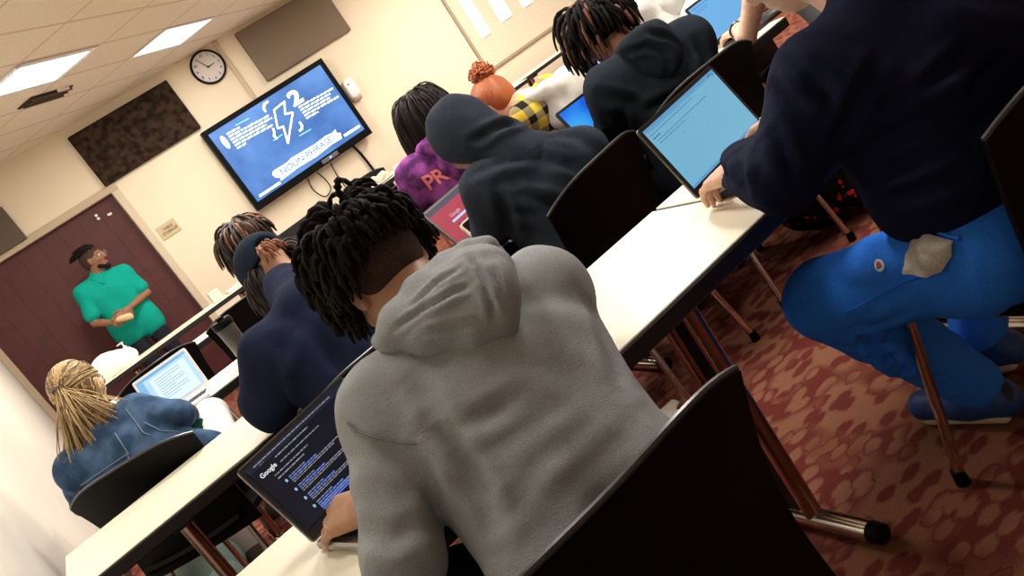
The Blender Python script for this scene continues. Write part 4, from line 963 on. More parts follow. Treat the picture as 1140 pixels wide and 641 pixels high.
crease(hdn_, [[(695, 60), (720, 52), (750, 62)], [(700, 80), (730, 72), (758, 78)], [(720, 35), (745, 42), (765, 58)], [(735, 55), (745, 70), (742, 88)]], .009, .014)
p.trousers('trousers', M_denim_d, h=.014); p.shoes(M_shoe, M_rubber, .011)
p.scalp('hair_base', M_hairblack, grow=.004)
p.strands('locs', M_hairblack, roots(200, (-.3, 1.5), seed=8, keep=face_off), lambda a, e: .12+.06*math.sin(max(e, 0)), .0080, out=.30, grav=.6, jit=.22, seed=9, knots=.22, layer=.25, m2=M_hairgold, frac2=.14)
q = p.J['head']+V(.082, -.01, -.045)@p.HR; MB().lathe([(math.sin(a)*.008, -math.cos(a)*.008) for a in np.linspace(.05, math.pi-.05, 7)], 10, q+V(.012, -.01, -.01)).build('earring', mat('pearl', (.85, .8, .72), .25), p.root, smooth=True)

# 5 --- navy cap
J = sit(.55, 2.30); J.update(shL=(.375, 2.52, .925), shR=(.705, 2.56, .905), elL=at(292, 448, 2.47), wrL=(.46, 2.78, .80), elR=(.83, 2.68, .81), wrR=(.66, 2.84, .80), head=at(304, 303, 2.92), face=(-.18, .72, -.62))
p = Person(J, skL, h=.010, girth=1.06)
p.body(label='seated person bowed over the table in a navy cap and navy jacket', h=.009)
mj = cloth('navy_jacket', (0.013, 0.017, 0.042)); 
p.top('jacket', mj, inf=.018, wr=.008, h=.009, seed=31., folds=[(V(.40, 2.42, .95), V(.36, 2.47, .77), .012, .03), (V(.5, 2.38, .95), V(.46, 2.32, .75), .011, .03), (V(.6, 2.4, .92), V(.6, 2.3, .72), .010, .03)], extra=[cap(p.nb, p.nb+(p.J['head']-p.nb)*.55, .078, .070, .04), cap(p.J['shL'], p.J['elL']+V(.01, -.03, -.03), .066, .062, .03)])
p.trousers('trousers', M_jeans, h=.014); p.shoes(M_shoe, M_rubber, .011)
HR = p.HR; hc = p.J['head']; mcap = cloth('navy_cap', (0.014, 0.022, 0.038))
P = [ell(hc+V(0, -.012, .038)@HR, V(.098, .117, .102), HR), cut(hc+V(0, -.012, -.075)@HR, V(.2, .2, .088), HR, .005), cut(hc+V(0, -.12, .012)@HR, V(.042, .05, .038), HR, .006)]
cap_o = blob('cap', P, .007, mcap, p.root)
br = []
for i in range(15):
    a = -1.1+2.2*i/14; row = []
    for j in range(8):
        t = j/7; row.append(hc+V(math.sin(a)*(.088+.022*t), math.cos(a)*.095+.085*t*math.cos(a*.8), .028-.022*t-.020*(a*a)*(.5+.5*t))@HR)
    br.append(row)
MB().grid(br, .004).build('brim', mcap, cap_o, smooth=True, sharp=60)
MB().lathe([(.009, -.004), (.007, .003), (.002, .006)], 10, hc+V(0, -.012, .13)@HR).build('cap_button', mcap, cap_o, smooth=True)
mo = mat('hair_ginger', (0.30, 0.11, 0.045), 0.5, bump=.5, bump_scale=200)
p.strands('ponytail', mo, [(rng.uniform(-.35, .35), rng.uniform(-.30, .0)) for _ in range(36)], .055, .0028, out=.7, grav=.6, jit=.25, seed=5, n=5)
p.strands('side_hair', mat('hair_side_brown', (.02, .012, .008), .6), roots(160, (-.5, .0), seed=5, keep=lambda a, e: .8 < abs(a) < 2.2), .10, .0035, out=.05, grav=.8, jit=.10, seed=6, n=5, layer=.25)  # long dark brown hair hanging at the sides

# 6 --- brown highlighted locs
J = sit(1.02, 3.46); J.update(shL=(.84, 3.62, .97), shR=(1.18, 3.60, .95), elL=(.78, 3.78, .82), wrL=(.92, 3.98, .80), elR=(1.26, 3.80, .82), wrR=(1.1, 4.0, .80), head=(.795, 3.86, 1.163), face=(-.15, .85, -.42))
J['head'] = at(277, 273, 3.85); J['shL'] = (.72, 3.62, .98); J['shR'] = (1.04, 3.60, .95); J['elL'] = (.70, 3.80, .82); J['wrL'] = (.82, 3.98, .8)
p = Person(J, skB, h=.012); p.body(label='seated person with brown highlighted locs, mostly hidden behind the navy cap', h=.010)
p.top('dark_top', cloth('charcoal', (0.015, 0.016, 0.02)), h=.012, inf=.018, wr=.006); p.trousers('trousers', M_denim_d, h=.015); p.shoes(M_shoe, M_rubber, .012)
p.scalp('hair_base', M_hairbrown, grow=.006)
p.strands('locs', M_hairbrown, roots(170, (-.35, 1.5), seed=18, keep=face_off), lambda a, e: .10+.08*math.sin(max(e, 0)), .0068, out=.12, grav=.6, jit=.10, seed=19, layer=.2, m2=M_hairgold, frac2=.28, knots=.15)

# 7 --- purple tie dye
J = sit(1.66, 3.36); J.update(shL=at(462, 196, 3.62), shR=at(545, 150, 3.72), head=at(474, 132, 3.72), face=(-.35, .85, -.30)); J['elL'] = J['shL']+V(-.05, .12, -.19); J['wrL'] = J['elL']+V(.10, .22, -.0); J['elR'] = J['shR']+V(.08, .14, -.19); J['wrR'] = J['elR']+V(-.08, .22, 0)
for k in ('elL', 'elR', 'wrL', 'wrR'): J[k][2] = .81
p = Person(J, skL, h=.011, girth=.92); p.body(label='seated person with long dark hair in a purple tie dye hoodie', h=.010)
mtd = cloth('purple_tie_dye', (0.42, 0.10, 0.42), col2=(0.085, 0.022, 0.10), col_scale=11, bump=.3)
hd = p.top('hoodie', mtd, inf=.015, h=.010, wr=.006, seed=41.); p.hood_down('hood', mtd, size=1.12, h=.009, wr=.006)
p.trousers('trousers', M_denim_d, h=.015); p.shoes(M_shoe, M_rubber, .012)
tl = p.lat; tu = p.upv; tm = MB(); vs_, fs_ = text_mesh('PRIDE', .088, True); out_ = []
bpy.context.view_layer.update(); a0, _n = on_surface(hd, 474, 205); x0_ = min(v[0] for v in vs_); a0 = p.pel*.30+p.nb*.70-tl*.14 if a0 is None else a0
for v in vs_:
    q = a0+tl*((v[0]-x0_)*.95)+tu*v[1]; ok, loc, nn, _ = hd.ray_cast(Vector(q-p.fr*.5), Vector(p.fr)); out_.append((np.array(loc)+np.array(nn)*.009) if ok else q)
tm.add(out_, fs_); tm.build('back_lettering', mat('coral_print', (.85, .20, .20), .7), hd)
M_hairdk = mat('hair_espresso', (0.016, 0.010, 0.007), 0.55, spec=.25, bump=.4, bump_scale=220)
p.scalp('hair_base', M_hairdk, grow=.010)
p.strands('long_hair', M_hairdk, roots(900, (-.45, 1.52), seed=28, keep=face_off), lambda a, e:   .17+.12*math.sin(max(e, 0)), .0030, out=.02, grav=.8, jit=.04, seed=29, n=4, knots=.05, clear=1.06, seg=12)

# 8 --- orange bun, white hood, yellow plaid
J = sit(2.36, 3.45); J.update(shL=at(588, 126, 3.85), shR=at(648, 94, 3.95), head=at(552, 115, 4.02), face=(-.45, .80, -.40))
J['elL'] = J['shL']+V(-.06, .14, 0); J['elR'] = J['shR']+V(.08, .12, 0); J['wrL'] = J['elL']+V(.06, .20, 0); J['wrR'] = J['elR']+V(-.1, .18, 0)
for k in ('elL', 'elR', 'wrL', 'wrR'): J[k][2] = .81
p = Person(J, skL, h=.011, girth=.92); p.body(label='seated person with an orange hair bun, white hood and yellow plaid shirt', h=.010)
mpl = cloth('yellow_plaid', (0.62, 0.46, 0.05)); nt, bb = nodes(mpl); L_ = nt.links.new
tc = N(nt, 'ShaderNodeTexCoord'); sp_ = N(nt, 'ShaderNodeSeparateXYZ'); L_(tc.outputs['Object'], sp_.inputs[0]); st_ = []
for i, per in ((0, .075), (2, .075)):
    a = N(nt, 'ShaderNodeMath', op='MULTIPLY', i1=1/per); L_(sp_.outputs[i], a.inputs[0]); f_ = N(nt, 'ShaderNodeMath', op='FRACT'); L_(a.outputs[0], f_.inputs[0])
    g_ = N(nt, 'ShaderNodeMath', op='LESS_THAN', i1=.42); L_(f_.outputs[0], g_.inputs[0]); st_.append(g_)
sm_ = N(nt, 'ShaderNodeMath', op='ADD'); L_(st_[0].outputs[0], sm_.inputs[0]); L_(st_[1].outputs[0], sm_.inputs[1]); dv = N(nt, 'ShaderNodeMath', op='MULTIPLY', i1=.5); L_(sm_.outputs[0], dv.inputs[0])
rr = nt.nodes.new('ShaderNodeValToRGB'); rr.color_ramp.interpolation = 'CONSTANT'; e_ = rr.color_ramp.elements; e_[0].color = (.72, .54, .06, 1); e_[1].position = .4; e_[1].color = (.30, .24, .12, 1); q_ = e_.new(.8); q_.color = (.02, .02, .02, 1)
L_(dv.outputs[0], rr.inputs[0]); L_(rr.outputs[0], bb.inputs['Base Color'])
p.top('plaid_shirt', mpl, inf=.014, h=.011, wr=.005, seed=51.); mwh = cloth('white_fleece', (0.74, 0.73, 0.70), noise_amt=.06)
p.hood_down('hood', mwh, size=1.18, h=.009, wr=.009, drop=.0)
p.trousers('trousers', M_denim_d, h=.015); p.shoes(M_shoe, M_rubber, .012)
M_or = mat('hair_orange', (0.36, 0.09, 0.022), 0.5, bump=.6, bump_scale=180)
p.scalp('hair_base', M_or, grow=.006, wr=.002)
p.strands('pulled_hair', M_or, roots(260, (-.4, 1.45), seed=38, keep=face_off), .06, .0032, out=.0, grav=.0, jit=.04, seed=39, n=5, comb=-p.HR[1]*3+p.HR[2]*4, layer=.03, clear=1.05, stick=True)
bc = p.J['head']+V(.02, -.065, .125)@p.HR; rn = np.random.RandomState(4); mb = MB()
for k in range(90):
    d_ = nrm(rn.normal(0, 1, 3)); e2 = nrm(np.cross(d_, rn.normal(0, 1, 3))); mb.tube([bc+(d_*math.cos(t)+e2*math.sin(t))*.042*(1+.25*t*rn.rand()) for t in np.linspace(0, 2.6, 9)], .0042, 5)
mb.build('bun', M_or, p.root, smooth=True, sharp=180)
bb_c = p.J['head']+V(.015, -.050, .095)@p.HR; MB().tube([bb_c+(V(math.cos(a)*.026, math.sin(a)*.026*.7, -math.sin(a)*.018))@p.HR for a in np.linspace(0, 2*math.pi, 17)], .006, 6, cap=False).build('hair_tie', M_black, p.root, smooth=True)

# 9 --- denim jacket, blonde half ponytail
J = sit(.02, 3.42); J.update(shL=at(86, 522, 3.20), shR=at(152, 462, 3.30), head=at(90, 436, 3.36), face=(.30, .85, -.25)); J['elL'] = J['shL']+V(-.06, .16, -.14); J['wrL'] = J['elL']+V(.10, .22, .0); J['elR'] = at(196, 462, 3.28); J['wrR'] = at(209, 462, 3.50)
J['knR'] = at(236, 462, 3.62); J['anR'] = (.20, 4.15, .16); J['toeR'] = (.20, 4.32, .05); J['hipR'] = (.14, 3.44, .55); J['knL'] = (.0, 3.88, .54); J['anL'] = (.02, 3.98, .10)
p = Person(J, skL, h=.010, girth=.90, fem=True); p.body(label='seated person in a blue denim jacket with a clipped blonde ponytail and glasses', h=.0075, hand_kw=dict(R=dict(d=(.1, .9, -.1), curl=(.5, .6, .4))))
mdn = cloth('denim', (0.085, 0.155, 0.27), col2=(0.035, 0.070, 0.135), col_scale=14, bump=.4)
dj = p.top('denim_jacket', mdn, inf=.013, h=.009, wr=.006, seed=61., sleeve=dict(L=.95, R=.92), extra=[cap(p.nb, p.nb+p.upv*.03, .068, .066, .02)])
mst = mat('denim_stitch', (0.20, 0.27, 0.36), .9); sh = p.J['shR']
bpy.context.view_layer.update()
seam(dj, [(128, 482), (141, 502), (147, 522)], 'yoke_seam', mst); seam(dj, [(140, 455), (150, 468), (160, 482), (170, 485)], 'armhole_seam', mst); seam(dj, [(90, 540), (120, 520), (150, 500)], 'back_seam', mst); seam(dj, [(160, 470), (180, 480), (205, 481)], 'sleeve_seam', mst)
mwt = cloth('white_twill', (0.78, 0.77, 0.75), noise_amt=.05)
p.trousers('white_trousers', mwt, h=.010, knee=.058, thigh=.078, wr=.003); p.shoes(mat('olive_suede', (0.075, 0.060, 0.035), .9), mat('boot_sole', (0.03, 0.025, 0.02), .8), .009)
blob('white_sock', [cap(p.J['anR'], p.J['anR']+V(0, -.02, .10), .060, .052, .02)], .008, mwt, p.root, wr=.006, wscale=20)
M_bl = mat('hair_blonde', (0.52, 0.36, 0.165), 0.42, spec=.4, noise_amt=.0, bump=.3, bump_scale=220); M_bl2 = mat('hair_dark_blonde', (0.17, 0.095, 0.042), 0.45, spec=.4); 
p.scalp('hair_base', M_bl2, grow=.008)
hc = p.J['head']; HR = p.HR
def half_up(n, seed):
    rn = np.random.RandomState(seed); A, B2 = MB(), MB(); rr = V(.086, .108, .102); c2 = V(0, -.010, .022); cl_ = V(-.012, -.112, .018)
    for k in range(n):
        z = rn.uniform(math.sin(-.5), 1); a = rn.uniform(-math.pi, math.pi); e = math.asin(z)
        if abs(a) > 2.0 and e < .5: continue
        loc = V(math.sin(a)*math.cos(e), -math.cos(a)*math.cos(e), math.sin(e)); lay = rn.uniform(.99, 1.07); path = []
        if e > -.05:                                            # gathered to the clip at the back of the head
            t0 = nrm((cl_-c2)/rr+rn.normal(0, .10, 3))
            for t in np.linspace(0, 1, 8): path.append(hc+(c2+nrm(loc*(1-t)+t0*t)*rr*(lay+.10*t*t))@HR)
        else:
            for t in np.linspace(0, 1, 4): path.append(hc+(c2+nrm(loc+V(0, -.25*t, -.9*t))*rr*lay)@HR)
        q = path[-1]; L = rn.uniform(.24, .34) if e > -.05 else rn.uniform(.16, .26); sp_ = rn.normal(0, .058); bk = rn.uniform(.06, .13)
        for t in np.linspace(0, 1, 9)[1:]: path.append(q+p.lat*sp_*t+V(0, 0, -L*t)-p.fr*(bk*math.sin(t*2.2))+rn.normal(0, .0015, 3))
        m_ = len(path); (B2 if rn.rand() < .36 else A).tube(path, [.0030*(1-.5*(i/m_)**3) for i in range(m_)], 4)
    A.build('blonde_hair', M_bl, p.root, smooth=True, sharp=180); B2.build('lowlight_hair', M_bl2, p.root, smooth=True, sharp=180)
half_up(1000, 49)
hc = p.J['head']; HR = p.HR
clip = MB()
for k in (-1, 1):
    for i in range(5): clip.tube([hc+V(-.026+i*.007, -.136, .012+k*.004)@HR, hc+V(-.028+i*.008, -.152, .012+k*.016)@HR, hc+V(-.028+i*.008, -.130, .012+k*.030)@HR], .003, 6)
clip.build('hair_clip', mat('clip_dark', (.05, .045, .04), .25), p.root, smooth=True)
def glasses(p, m):
    hc = p.J['head']; R = p.HR; g = MB()
    for sx in (-1, 1):
        g.tube([hc+(V(sx*.034+.024*math.cos(a), .112, .012+.019*math.sin(a))*p.hs)@R for a in np.linspace(0, 2*math.pi, 21)], .0018, 6, cap=False)
        g.tube([hc+(V(sx*.058, .110, .016)*p.hs)@R, hc+(V(sx*.080, .05, .016)*p.hs)@R, hc+(V(sx*.084, -.01, .012)*p.hs)@R], .0018, 6)
    g.tube([hc+(V(-.010, .113, .016)*p.hs)@R, hc+(V(.010, .113, .016)*p.hs)@R], .0018, 6); g.build('glasses', m, p.root, smooth=True)
glasses(p, mat('frame_dark', (.02, .018, .016), .3)); p.eyes()
blob('green_cloth', [cap(at(222, 476, 3.48), at(244, 476, 3.52), .035, .03, .03), cap(at(215, 484, 3.42), at(236, 486, 3.45), .035, .03, .03)], .009, cloth('dark_green', (0.008, 0.05, 0.035)), p.root, wr=.006, wscale=20)

# 10 --- standing person in teal
J = dict(hipL=(.62, 8.62, .93), hipR=(.42, 8.62, .95), knL=(.64, 8.60, .50), knR=(.42, 8.58, .50), anL=(.66, 8.66, .09), anR=(.40, 8.66, .09), toeL=(.68, 8.48, .032), toeR=(.38, 8.48, .032),
         shL=(.70, 8.60, 1.39), shR=(.335, 8.60, 1.435), elL=(.75, 8.55, 1.13), wrL=(.50, 8.36, 1.11), elR=(.25, 8.53, 1.17), wrR=(.40, 8.36, 1.06), head=(.575, 8.57, 1.625), face=(.88, -.45, -.06))
p = Person(J, skB, h=.012, girth=1.04)
p.body(label='standing person in a teal short sleeved shirt in front of the red partition', h=.008, hand_kw=dict(L=dict(d=(-.9, -.2, -.1), up=(.1, -1, .3), curl=(.5, .6, .4)), R=dict(d=(.9, -.2, .05), up=(-.1, -1, -.2), curl=(.5, .6, .4))))
tealm = cloth('teal_shirt', (0.006, 0.30, 0.235), noise_amt=.05, bump=.2)
P = p.torso(.022)
for sd in 'LR':
    S_, E2 = p.J['sh'+sd], p.J['el'+sd]; P += [cap(S_, S_+(E2-S_)*.74, .062, .068, .03)]
for H in ('hipL', 'hipR'): P += [cap(p.J[H]-p.upv*.05, p.J[H]+p.upv*.08, .118, .116, .05)]
P += [cap(p.nb, p.nb+p.upv*.035, .066, .062, .015)]
sh_ = blob('teal_shirt', P, .010, tealm, p.root, wr=.006, seed=71., wscale=7)
nb = p.nb
blob('collar', [cap(nb+V(-.055, -.06, .03), nb+V(.0, -.10, -.05), .014, .010, .01), cap(nb+V(.055, -.06, .03), nb+V(.0, -.10, -.05), .014, .010, .01), cap(nb+V(-.06, .03, .05), nb+V(-.055, -.06, .03), .014, .014, .01), cap(nb+V(.06, .03, .05), nb+V(.055, -.06, .03), .014, .014, .01)], .007, tealm, sh_)
bt_ = MB()
bpy.context.view_layer.update()
for k in range(5):
    q = nb+V(.0, 0, -.09-.10*k)+V(-.003*k, 0, 0); ok, loc, nn, _ = sh_.ray_cast(Vector((q[0], 8.0, q[2])), Vector((0, 1, 0)))
    if ok: bt_.lathe([(.006, -.002), (.006, .002)], 8, np.array(loc))
bt_.build('buttons', mat('button_teal', (.02, .22, .18), .4), sh_)
p.trousers('dark_jeans', cloth('dark_jeans', (0.018, 0.020, 0.028)), h=.012, thigh=.085, inf=.012); p.shoes(M_shoe, M_rubber, .010)
p.scalp('faded_hair', mat('faded_sides', (0.045, 0.028, 0.020), 0.8), grow=.0025)
hc = p.J['head']; HR = p.HR
p.strands('tied_locs', M_hairblack, roots(90, (.60, 1.5), seed=58), .10, .0070, out=.0, grav=.15, jit=.08, seed=59, bias=-HR[1]*.6, comb=-HR[1]*4, layer=.10)
blob('beard', [cap(hc+V(-.05, .035, -.075)@HR, hc+V(0, .075, -.105)@HR, .020, .022, .02), cap(hc+V(.05, .035, -.075)@HR, hc+V(0, .075, -.105)@HR, .020, .022, .02), cap(hc+V(-.02, .095, -.046)@HR, hc+V(.02, .095, -.046)@HR, .005, .005, .01)], .006, M_hairblack, p.root, wr=.002, wscale=60)
glasses(p, mat('frame_pale', (.5, .42, .3), .25, metal=.6)); p.eyes()
hw_ = V(.45, 8.31, 1.065)
tag(blob('snack_packet', [cap(hw_+V(-.045, 0, .02), hw_+V(.05, -.005, -.02), .022, .024, .02), cap(hw_+V(-.02, -.01, .02), hw_+V(.05, -.01, .0), .020, .02, .02)], .007, mat('kraft_paper', (.62, .42, .22), .7)), 'small tan paper packet held in both hands of the standing person in teal', 'packet')

# 11 --- white hoodie behind the person in black
J = sit(3.0, 3.32); J.update(shL=at(704, 12, 4.05), shR=at(768, -18, 4.2), head=at(672, -14, 4.25), face=(-.2, .85, -.3)); J['elL'] = J['shL']+V(-.05, .12, 0); J['elR'] = at(768, 22, 3.95); J['wrL'] = J['elL']+V(.10, .22, 0); J['wrR'] = J['elR']+V(-.05, .24, 0)
for k in ('elL', 'elR', 'wrL', 'wrR'): J[k][2] = .81
p = Person(J, skL, h=.012, girth=.95); p.body(label='seated person in a white hoodie at the top edge, behind the person in black', h=.010)
p.top('white_hoodie', mwh, inf=.018, h=.011, wr=.009, seed=81.); p.hood_down('hood', mwh, size=1.1, h=.010); p.trousers('trousers', M_denim_d, h=.015); p.shoes(M_shoe, M_rubber, .012)
p.scalp('hair_base', M_or, grow=.008); p.strands('ginger_hair', M_or, roots(200, (-.4, 1.5), seed=68, keep=face_off), .20, .005, out=.03, grav=.7, jit=.08, seed=69, n=5, clear=1.06)

# 12 --- short sleeves, bracelet
J = sit(2.72, 2.14); J.update(shL=(2.50, 2.30, .99), shR=(2.86, 2.28, .97), elL=atz(832, 42, .785), wrL=atz(810, 26, .79), elR=(2.96, 2.45, .81), wrR=(2.80, 2.68, .80), head=(2.68, 2.42, 1.17), face=(-.1, .85, -.4))
J['elL'] = np.array([2.40, 2.43, .79]); J['wrL'] = np.array([2.585, 2.64, .79])
p = Person(J, skL, h=.010, girth=.98); p.body(label='seated person in short sleeves whose bare forearm rests on the table', h=.007, hand_kw=dict(L=dict(d=(.35, 1, -.05), curl=(.3, .4, .3))))
p.top('grey_tee', cloth('tee_grey', (0.25, 0.27, 0.28)), inf=.018, h=.010, sleeve=dict(L=-.22, R=-.3), wr=.004, seed=91.)
p.trousers('trousers', cloth('dark_brown', (0.020, 0.014, 0.010)), h=.013); p.shoes(M_shoe, M_rubber, .012); p.scalp('hair', M_hairbrown, grow=.012)
w_ = p.J['wrL']; e_ = p.J['elL']; ax_ = nrm(w_-e_); a1 = nrm(np.cross(ax_, V(0, 0, 1))); a2 = np.cross(ax_, a1)
MB().tube([w_-ax_*.012+(a1*math.cos(a)+a2*math.sin(a))*.031 for a in np.linspace(0, 2*math.pi, 25)], .006, 8, cap=False).build('bracelet', mat('bracelet_dark', (.03, .028, .028), .3), p.root, smooth=True)
# ------------------------------------------------------------------ things on the tables and the floor
# phone propped in the hooded person's laptop
ph = empty('smartphone', (1.235, 2.71, .775), .35, 'black phone in a cream case leaning on the dark red screened laptop', 'phone')
def PM(p): return V(p[0], p[1]*.45-p[2]*.89, p[1]*.89+p[2]*.45)
def rrect(w, h, r): return [(cx+r*math.cos(math.radians(a)), cy+r*math.sin(math.radians(a))) for cx, cy, a0 in ((w/2-r, -h/2+r, -90), (w/2-r, h/2-r, 0), (-w/2+r, h/2-r, 90), (-w/2+r, -h/2+r, 180)) for a in (a0, a0+30, a0+60, a0+90)]
MB().prism(rrect(.150, .078, .012), lambda p: PM(V(p[0], p[1]+.039, p[2])), .009).build('phone_case', mat('case_cream', (.75, .66, .52), .5), ph)
MB().prism(rrect(.138, .066, .008), lambda p: PM(V(p[0], p[1]+.039, p[2]+.0092)), .0008).build('phone_screen', mat('glass_black', (.006, .006, .008), .08), ph)
# grey tumbler
tb = empty('tumbler', (.505, 3.93, TH_), 0, 'dark grey tumbler with a black flip lid on the table beside the navy jacket', 'bottle')
MB().lathe([(.034, .0005), (.037, .004), (.043, .17), (.044, .185)], 28).build('cup', mat('smoky_plastic', (.085, .075, .065), .25), tb, smooth=True)
lid = MB().lathe([(.046, .182), (.047, .186), (.047, .210), (.043, .216), (.015, .218)], 28).build('lid', M_black, tb, smooth=True)
MB().bbox((-.016, -.040, .214), (.016, .0, .232), .004).bbox((-.010, .0, .214), (.010, .035, .226), .004).build('flip_spout', M_black, lid)
# front table: sanitiser, white cloth heap, small things
q = aty(147, 396, 8.0)
sb = empty('pump_bottle', (q[0]+.0, 8.0, TH_), 0, 'clear pump bottle of hand sanitizer on the front table below the person in teal', 'bottle')
MB().lathe([(.036, .0005), (.040, .006), (.040, .105), (.030, .125), (.014, .132)], 24).build('bottle_body', mat('clear_gel', (.80, .84, .83), .15), sb, smooth=True)
MB().lathe([(.0405, .03), (.0405, .085)], 24).build('bottle_label', mat('label_green', (.45, .55, .50), .5), sb, smooth=True)
pm = MB().lathe([(.016, .130), (.016, .148), (.006, .152), (.006, .178), (.012, .180), (.012, .190)], 16); pm.bbox((-.045, -.008, .180), (.010, .008, .191), .003); pm.build('pump', M_white, sb, smooth=True)
P = []
cl = [aty(x, y, 8.1) for x, y in ((117, 392), (150, 396), (100, 403), (128, 420))]
mwc = mat('white_cloth', (.86, .85, .83), .8)
tag(blob('cloth_bundle', [ell(V(.10, 8.05, .83), (.15, .10, .11), k=.06), ell(V(.22, 8.03, .80), (.13, .09, .09), k=.06), ell(V(.0, 8.05, .79), (.10, .09, .06), k=.05), cut(V(.1, 8.05, .64), (.6, .6, .101), k=.003)], .010, mwc, wr=.006, wscale=9), 'large white cloth heap at the left end of the front table', 'cloth')
for (x, y, w_, d_, h_, c_, lab) in ((1.13, 8.02, .10, .07, .10, (.50, .66, .52), 'small clear and green carton standing at the corner of the front table'),):
    tag(MB().bbox((x-w_/2, y-d_/2, TH_+.0005), (x+w_/2, y+d_/2, TH_+h_), .008).build('carton', mat('carton_green', c_, .3)), lab, 'carton')
bk_ = empty('notebook', (1.33, 8.02, TH_), .12, 'tan notebook lying flat on the front table', 'book')
MB().bbox((-.11, -.08, .001), (.11, .08, .006), .002).build('cover', mat('book_tan', (.55, .42, .20), .6), bk_); MB().bbox((-.105, -.077, .006), (.108, .077, .022), .001).build('pages', mat('page_cream', (.85, .8, .65), .7), bk_)
tag(MB().bbox((1.47, 7.95, TH_+.0005), (1.60, 8.10, TH_+.012), .003).build('paper_pad', mat('white_paper', (.95, .95, .93), .7)), 'white paper pad on the front table behind the brown locs', 'paper')
tr = empty('snack_tray', (2.98, 8.06, TH_), 0, 'white tray heaped with pale snacks on the front table below the television', 'tray')
MB().lathe([(.15, .001), (.19, .012), (.20, .03), (.195, .03), (.185, .014), (.02, .008)], 32).build('tray', M_white, tr, smooth=True)
rn = np.random.RandomState(2); mb = MB()
tag(blob('snacks', [ell(V(rn.uniform(-.11, .11), rn.uniform(-.11, .11), rn.uniform(.03, .07)), V(.035, .028, .028)*rn.uniform(.8, 1.3), k=.008) for _ in range(26)], .009, mat('pastry', (.80, .68, .48), .7, noise_amt=.2, noise_scale=30), tr), kind='stuff')
for i, (x, z_) in enumerate(((3.30, .05), (3.42, .03))):
    tag(MB().bbox((x-.05, 8.10, TH_+.0005), (x+.05, 8.20, TH_+z_), .006).build('napkin_stack', M_white), ('taller' if i == 0 else 'lower')+' stack of white napkins right of the snack tray', 'napkins')
# backpacks on the carpet
def backpack(name, c, rz, size, m, label, lean=0.0, trim=None):
    B = empty(name, c, rz, label, 'backpack'); w_, d_, h_ = size
    b = blob('pack_body', [cap((-w_*.28, 0, d_*.55), (w_*.28, 0, d_*.55), d_*.5, d_*.5, .05), cap((-w_*.26, lean*.5, h_*.5), (w_*.26, lean*.5, h_*.5), d_*.48, d_*.48, .06), cap((-w_*.2, lean, h_-d_*.45), (w_*.2, lean, h_-d_*.45), d_*.42, d_*.42, .06), cut((0, 0, -.5), (2, 2, .501), k=.002)], .012, m, B, wr=.012, wscale=8)
    blob('front_pocket', [cap((-w_*.22, -d_*.45, h_*.25), (w_*.22, -d_*.45, h_*.25), d_*.26, d_*.26, .04), cap((-w_*.2, -d_*.40, h_*.40), (w_*.2, -d_*.40, h_*.40), d_*.22, d_*.22, .04), cut((0, 0, -.5), (2, 2, .501), k=.002)], .012, m, B, wr=.006, wscale=12)
    for s in (-1, 1): MB().tube([(s*w_*.2, d_*.35+lean, h_*.92), (s*w_*.24, d_*.65+lean, h_*.75), (s*w_*.26, d_*.62, h_*.4), (s*w_*.25, d_*.45, h_*.12)], .014, 8, flat=.4).build('strap', trim or M_shoe, B, smooth=True)
    MB().tube([(-.04, lean+.02, h_*.97), (-.03, lean+.02, h_*1.06), (.03, lean+.02, h_*1.06), (.04, lean+.02, h_*.97)], .007, 8).build('top_handle', trim or M_shoe, B, smooth=True)
    MB().tube([(-w_*.30, -d_*.30+lean, h_*.72), (0, -d_*.40+lean, h_*.86), (w_*.30, -d_*.30+lean, h_*.72)], .004, 6).build('zipper', mat('zip_grey', (.18, .17, .16), .35, metal=.7), B, smooth=True)
    return B
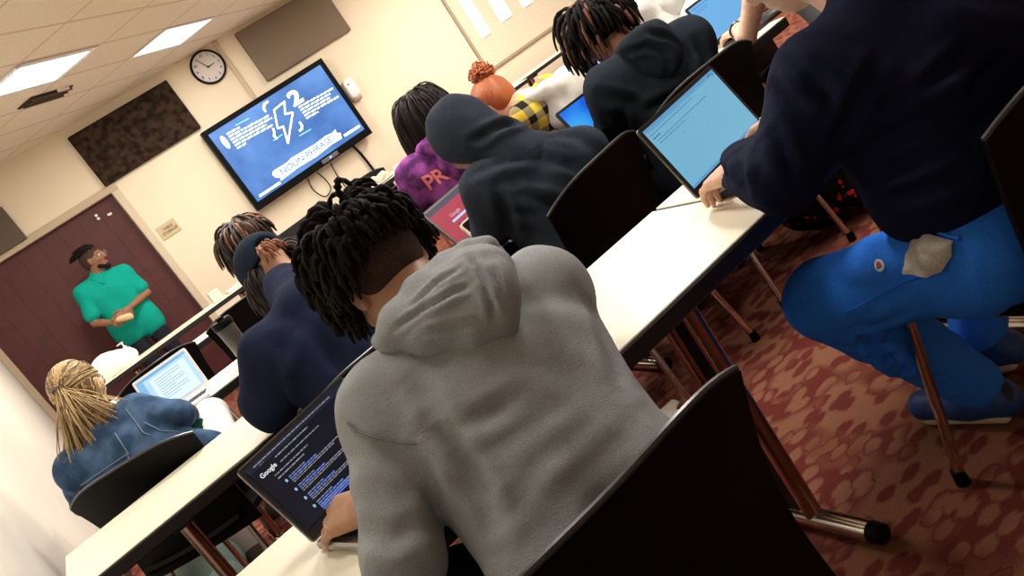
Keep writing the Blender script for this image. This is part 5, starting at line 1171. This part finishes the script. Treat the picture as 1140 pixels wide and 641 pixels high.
def spotted(name, base, spot, scale, thr):
    m = mat(name, base, 0.8, spec=0.08); nt, bb = nodes(m); tc = N(nt, 'ShaderNodeTexCoord'); vo = N(nt, 'ShaderNodeTexVoronoi'); vo.inputs['Scale'].default_value = scale
    nz = N(nt, 'ShaderNodeTexNoise'); nz.inputs['Scale'].default_value = scale*2.2; mx = nt.nodes.new('ShaderNodeMix'); mx.data_type = 'VECTOR'; mx.inputs[0].default_value = .06
    nt.links.new(tc.outputs['Object'], nz.inputs['Vector']); nt.links.new(tc.outputs['Object'], mx.inputs[4]); nt.links.new(nz.outputs['Color'], mx.inputs[5]); nt.links.new(mx.outputs[1], vo.inputs['Vector'])
    lt = N(nt, 'ShaderNodeMath', op='LESS_THAN', i1=thr); nt.links.new(vo.outputs['Distance'], lt.inputs[0]); c = N(nt, 'ShaderNodeMix'); c.data_type = 'RGBA'; c.inputs[6].default_value = (*base, 1); c.inputs[7].default_value = (*spot, 1)
    nt.links.new(lt.outputs[0], c.inputs[0]); nt.links.new(c.outputs[2], bb.inputs['Base Color']); return m
backpack('backpack', (2.47, 2.50, 0), .3, (.52, .32, .44), spotted('rose_print', (.004, .004, .005), (.55, .03, .03), 19, .23), 'black backpack printed with small red roses on the carpet behind the blue knee')
backpack('backpack', (2.30, 3.06, 0), -.3, (.32, .20, .44), spotted('white_print', (.010, .010, .011), (.75, .74, .72), 11, .15), 'black backpack with white print on the floor left of the pale blue laptop')
backpack('backpack', (-.20, 3.92, 0), .3, (.34, .20, .30), cloth('pale_teal', (.34, .50, .46), noise_amt=.1), 'pale teal bag on the floor under the left end of the tables')
backpack('handbag', (2.62, 2.94, 0), .2, (.30, .18, .40), mat('brown_leather', (.022, .014, .010), .5), 'dark brown zipped bag under the table with the bracelet wearer')
# paper on floor under the near table; floral tote on far table
tag(MB().grid([[V(1.12+.17*i/5, 2.25+.12*j/5, .01+.03*math.sin(i*.9)*math.sin(j*.7)**2) for j in range(6)] for i in range(6)], .002).build('crumpled_paper', mat('cream_paper', (.70, .64, .52), .8)), 'crumpled cream paper on the carpet under the near table', 'paper')
tt = empty('tote_bag', tuple(atz(1136, 26, .745)), .3, 'white tote bag with black scribbles at the top right corner', 'bag')
blob('bag_body', [cap((-.05, 0, .07), (.10, 0, .07), .062, .062, .05), cap((-.04, 0, .16), (.09, 0, .16), .045, .045, .05), cut((0, 0, -.5), (2, 2, .501), k=.002)], .009, spotted('scribble_white', (.78, .78, .76), (.03, .03, .03), 26, .22), tt, wr=.01, wscale=14)
for s in (-1, 1): MB().tube([(-.03, s*.03, .19), (-.01, s*.03, .26), (.05, s*.03, .26), (.07, s*.03, .19)], .006, 8).build('handle', M_white, tt, smooth=True)
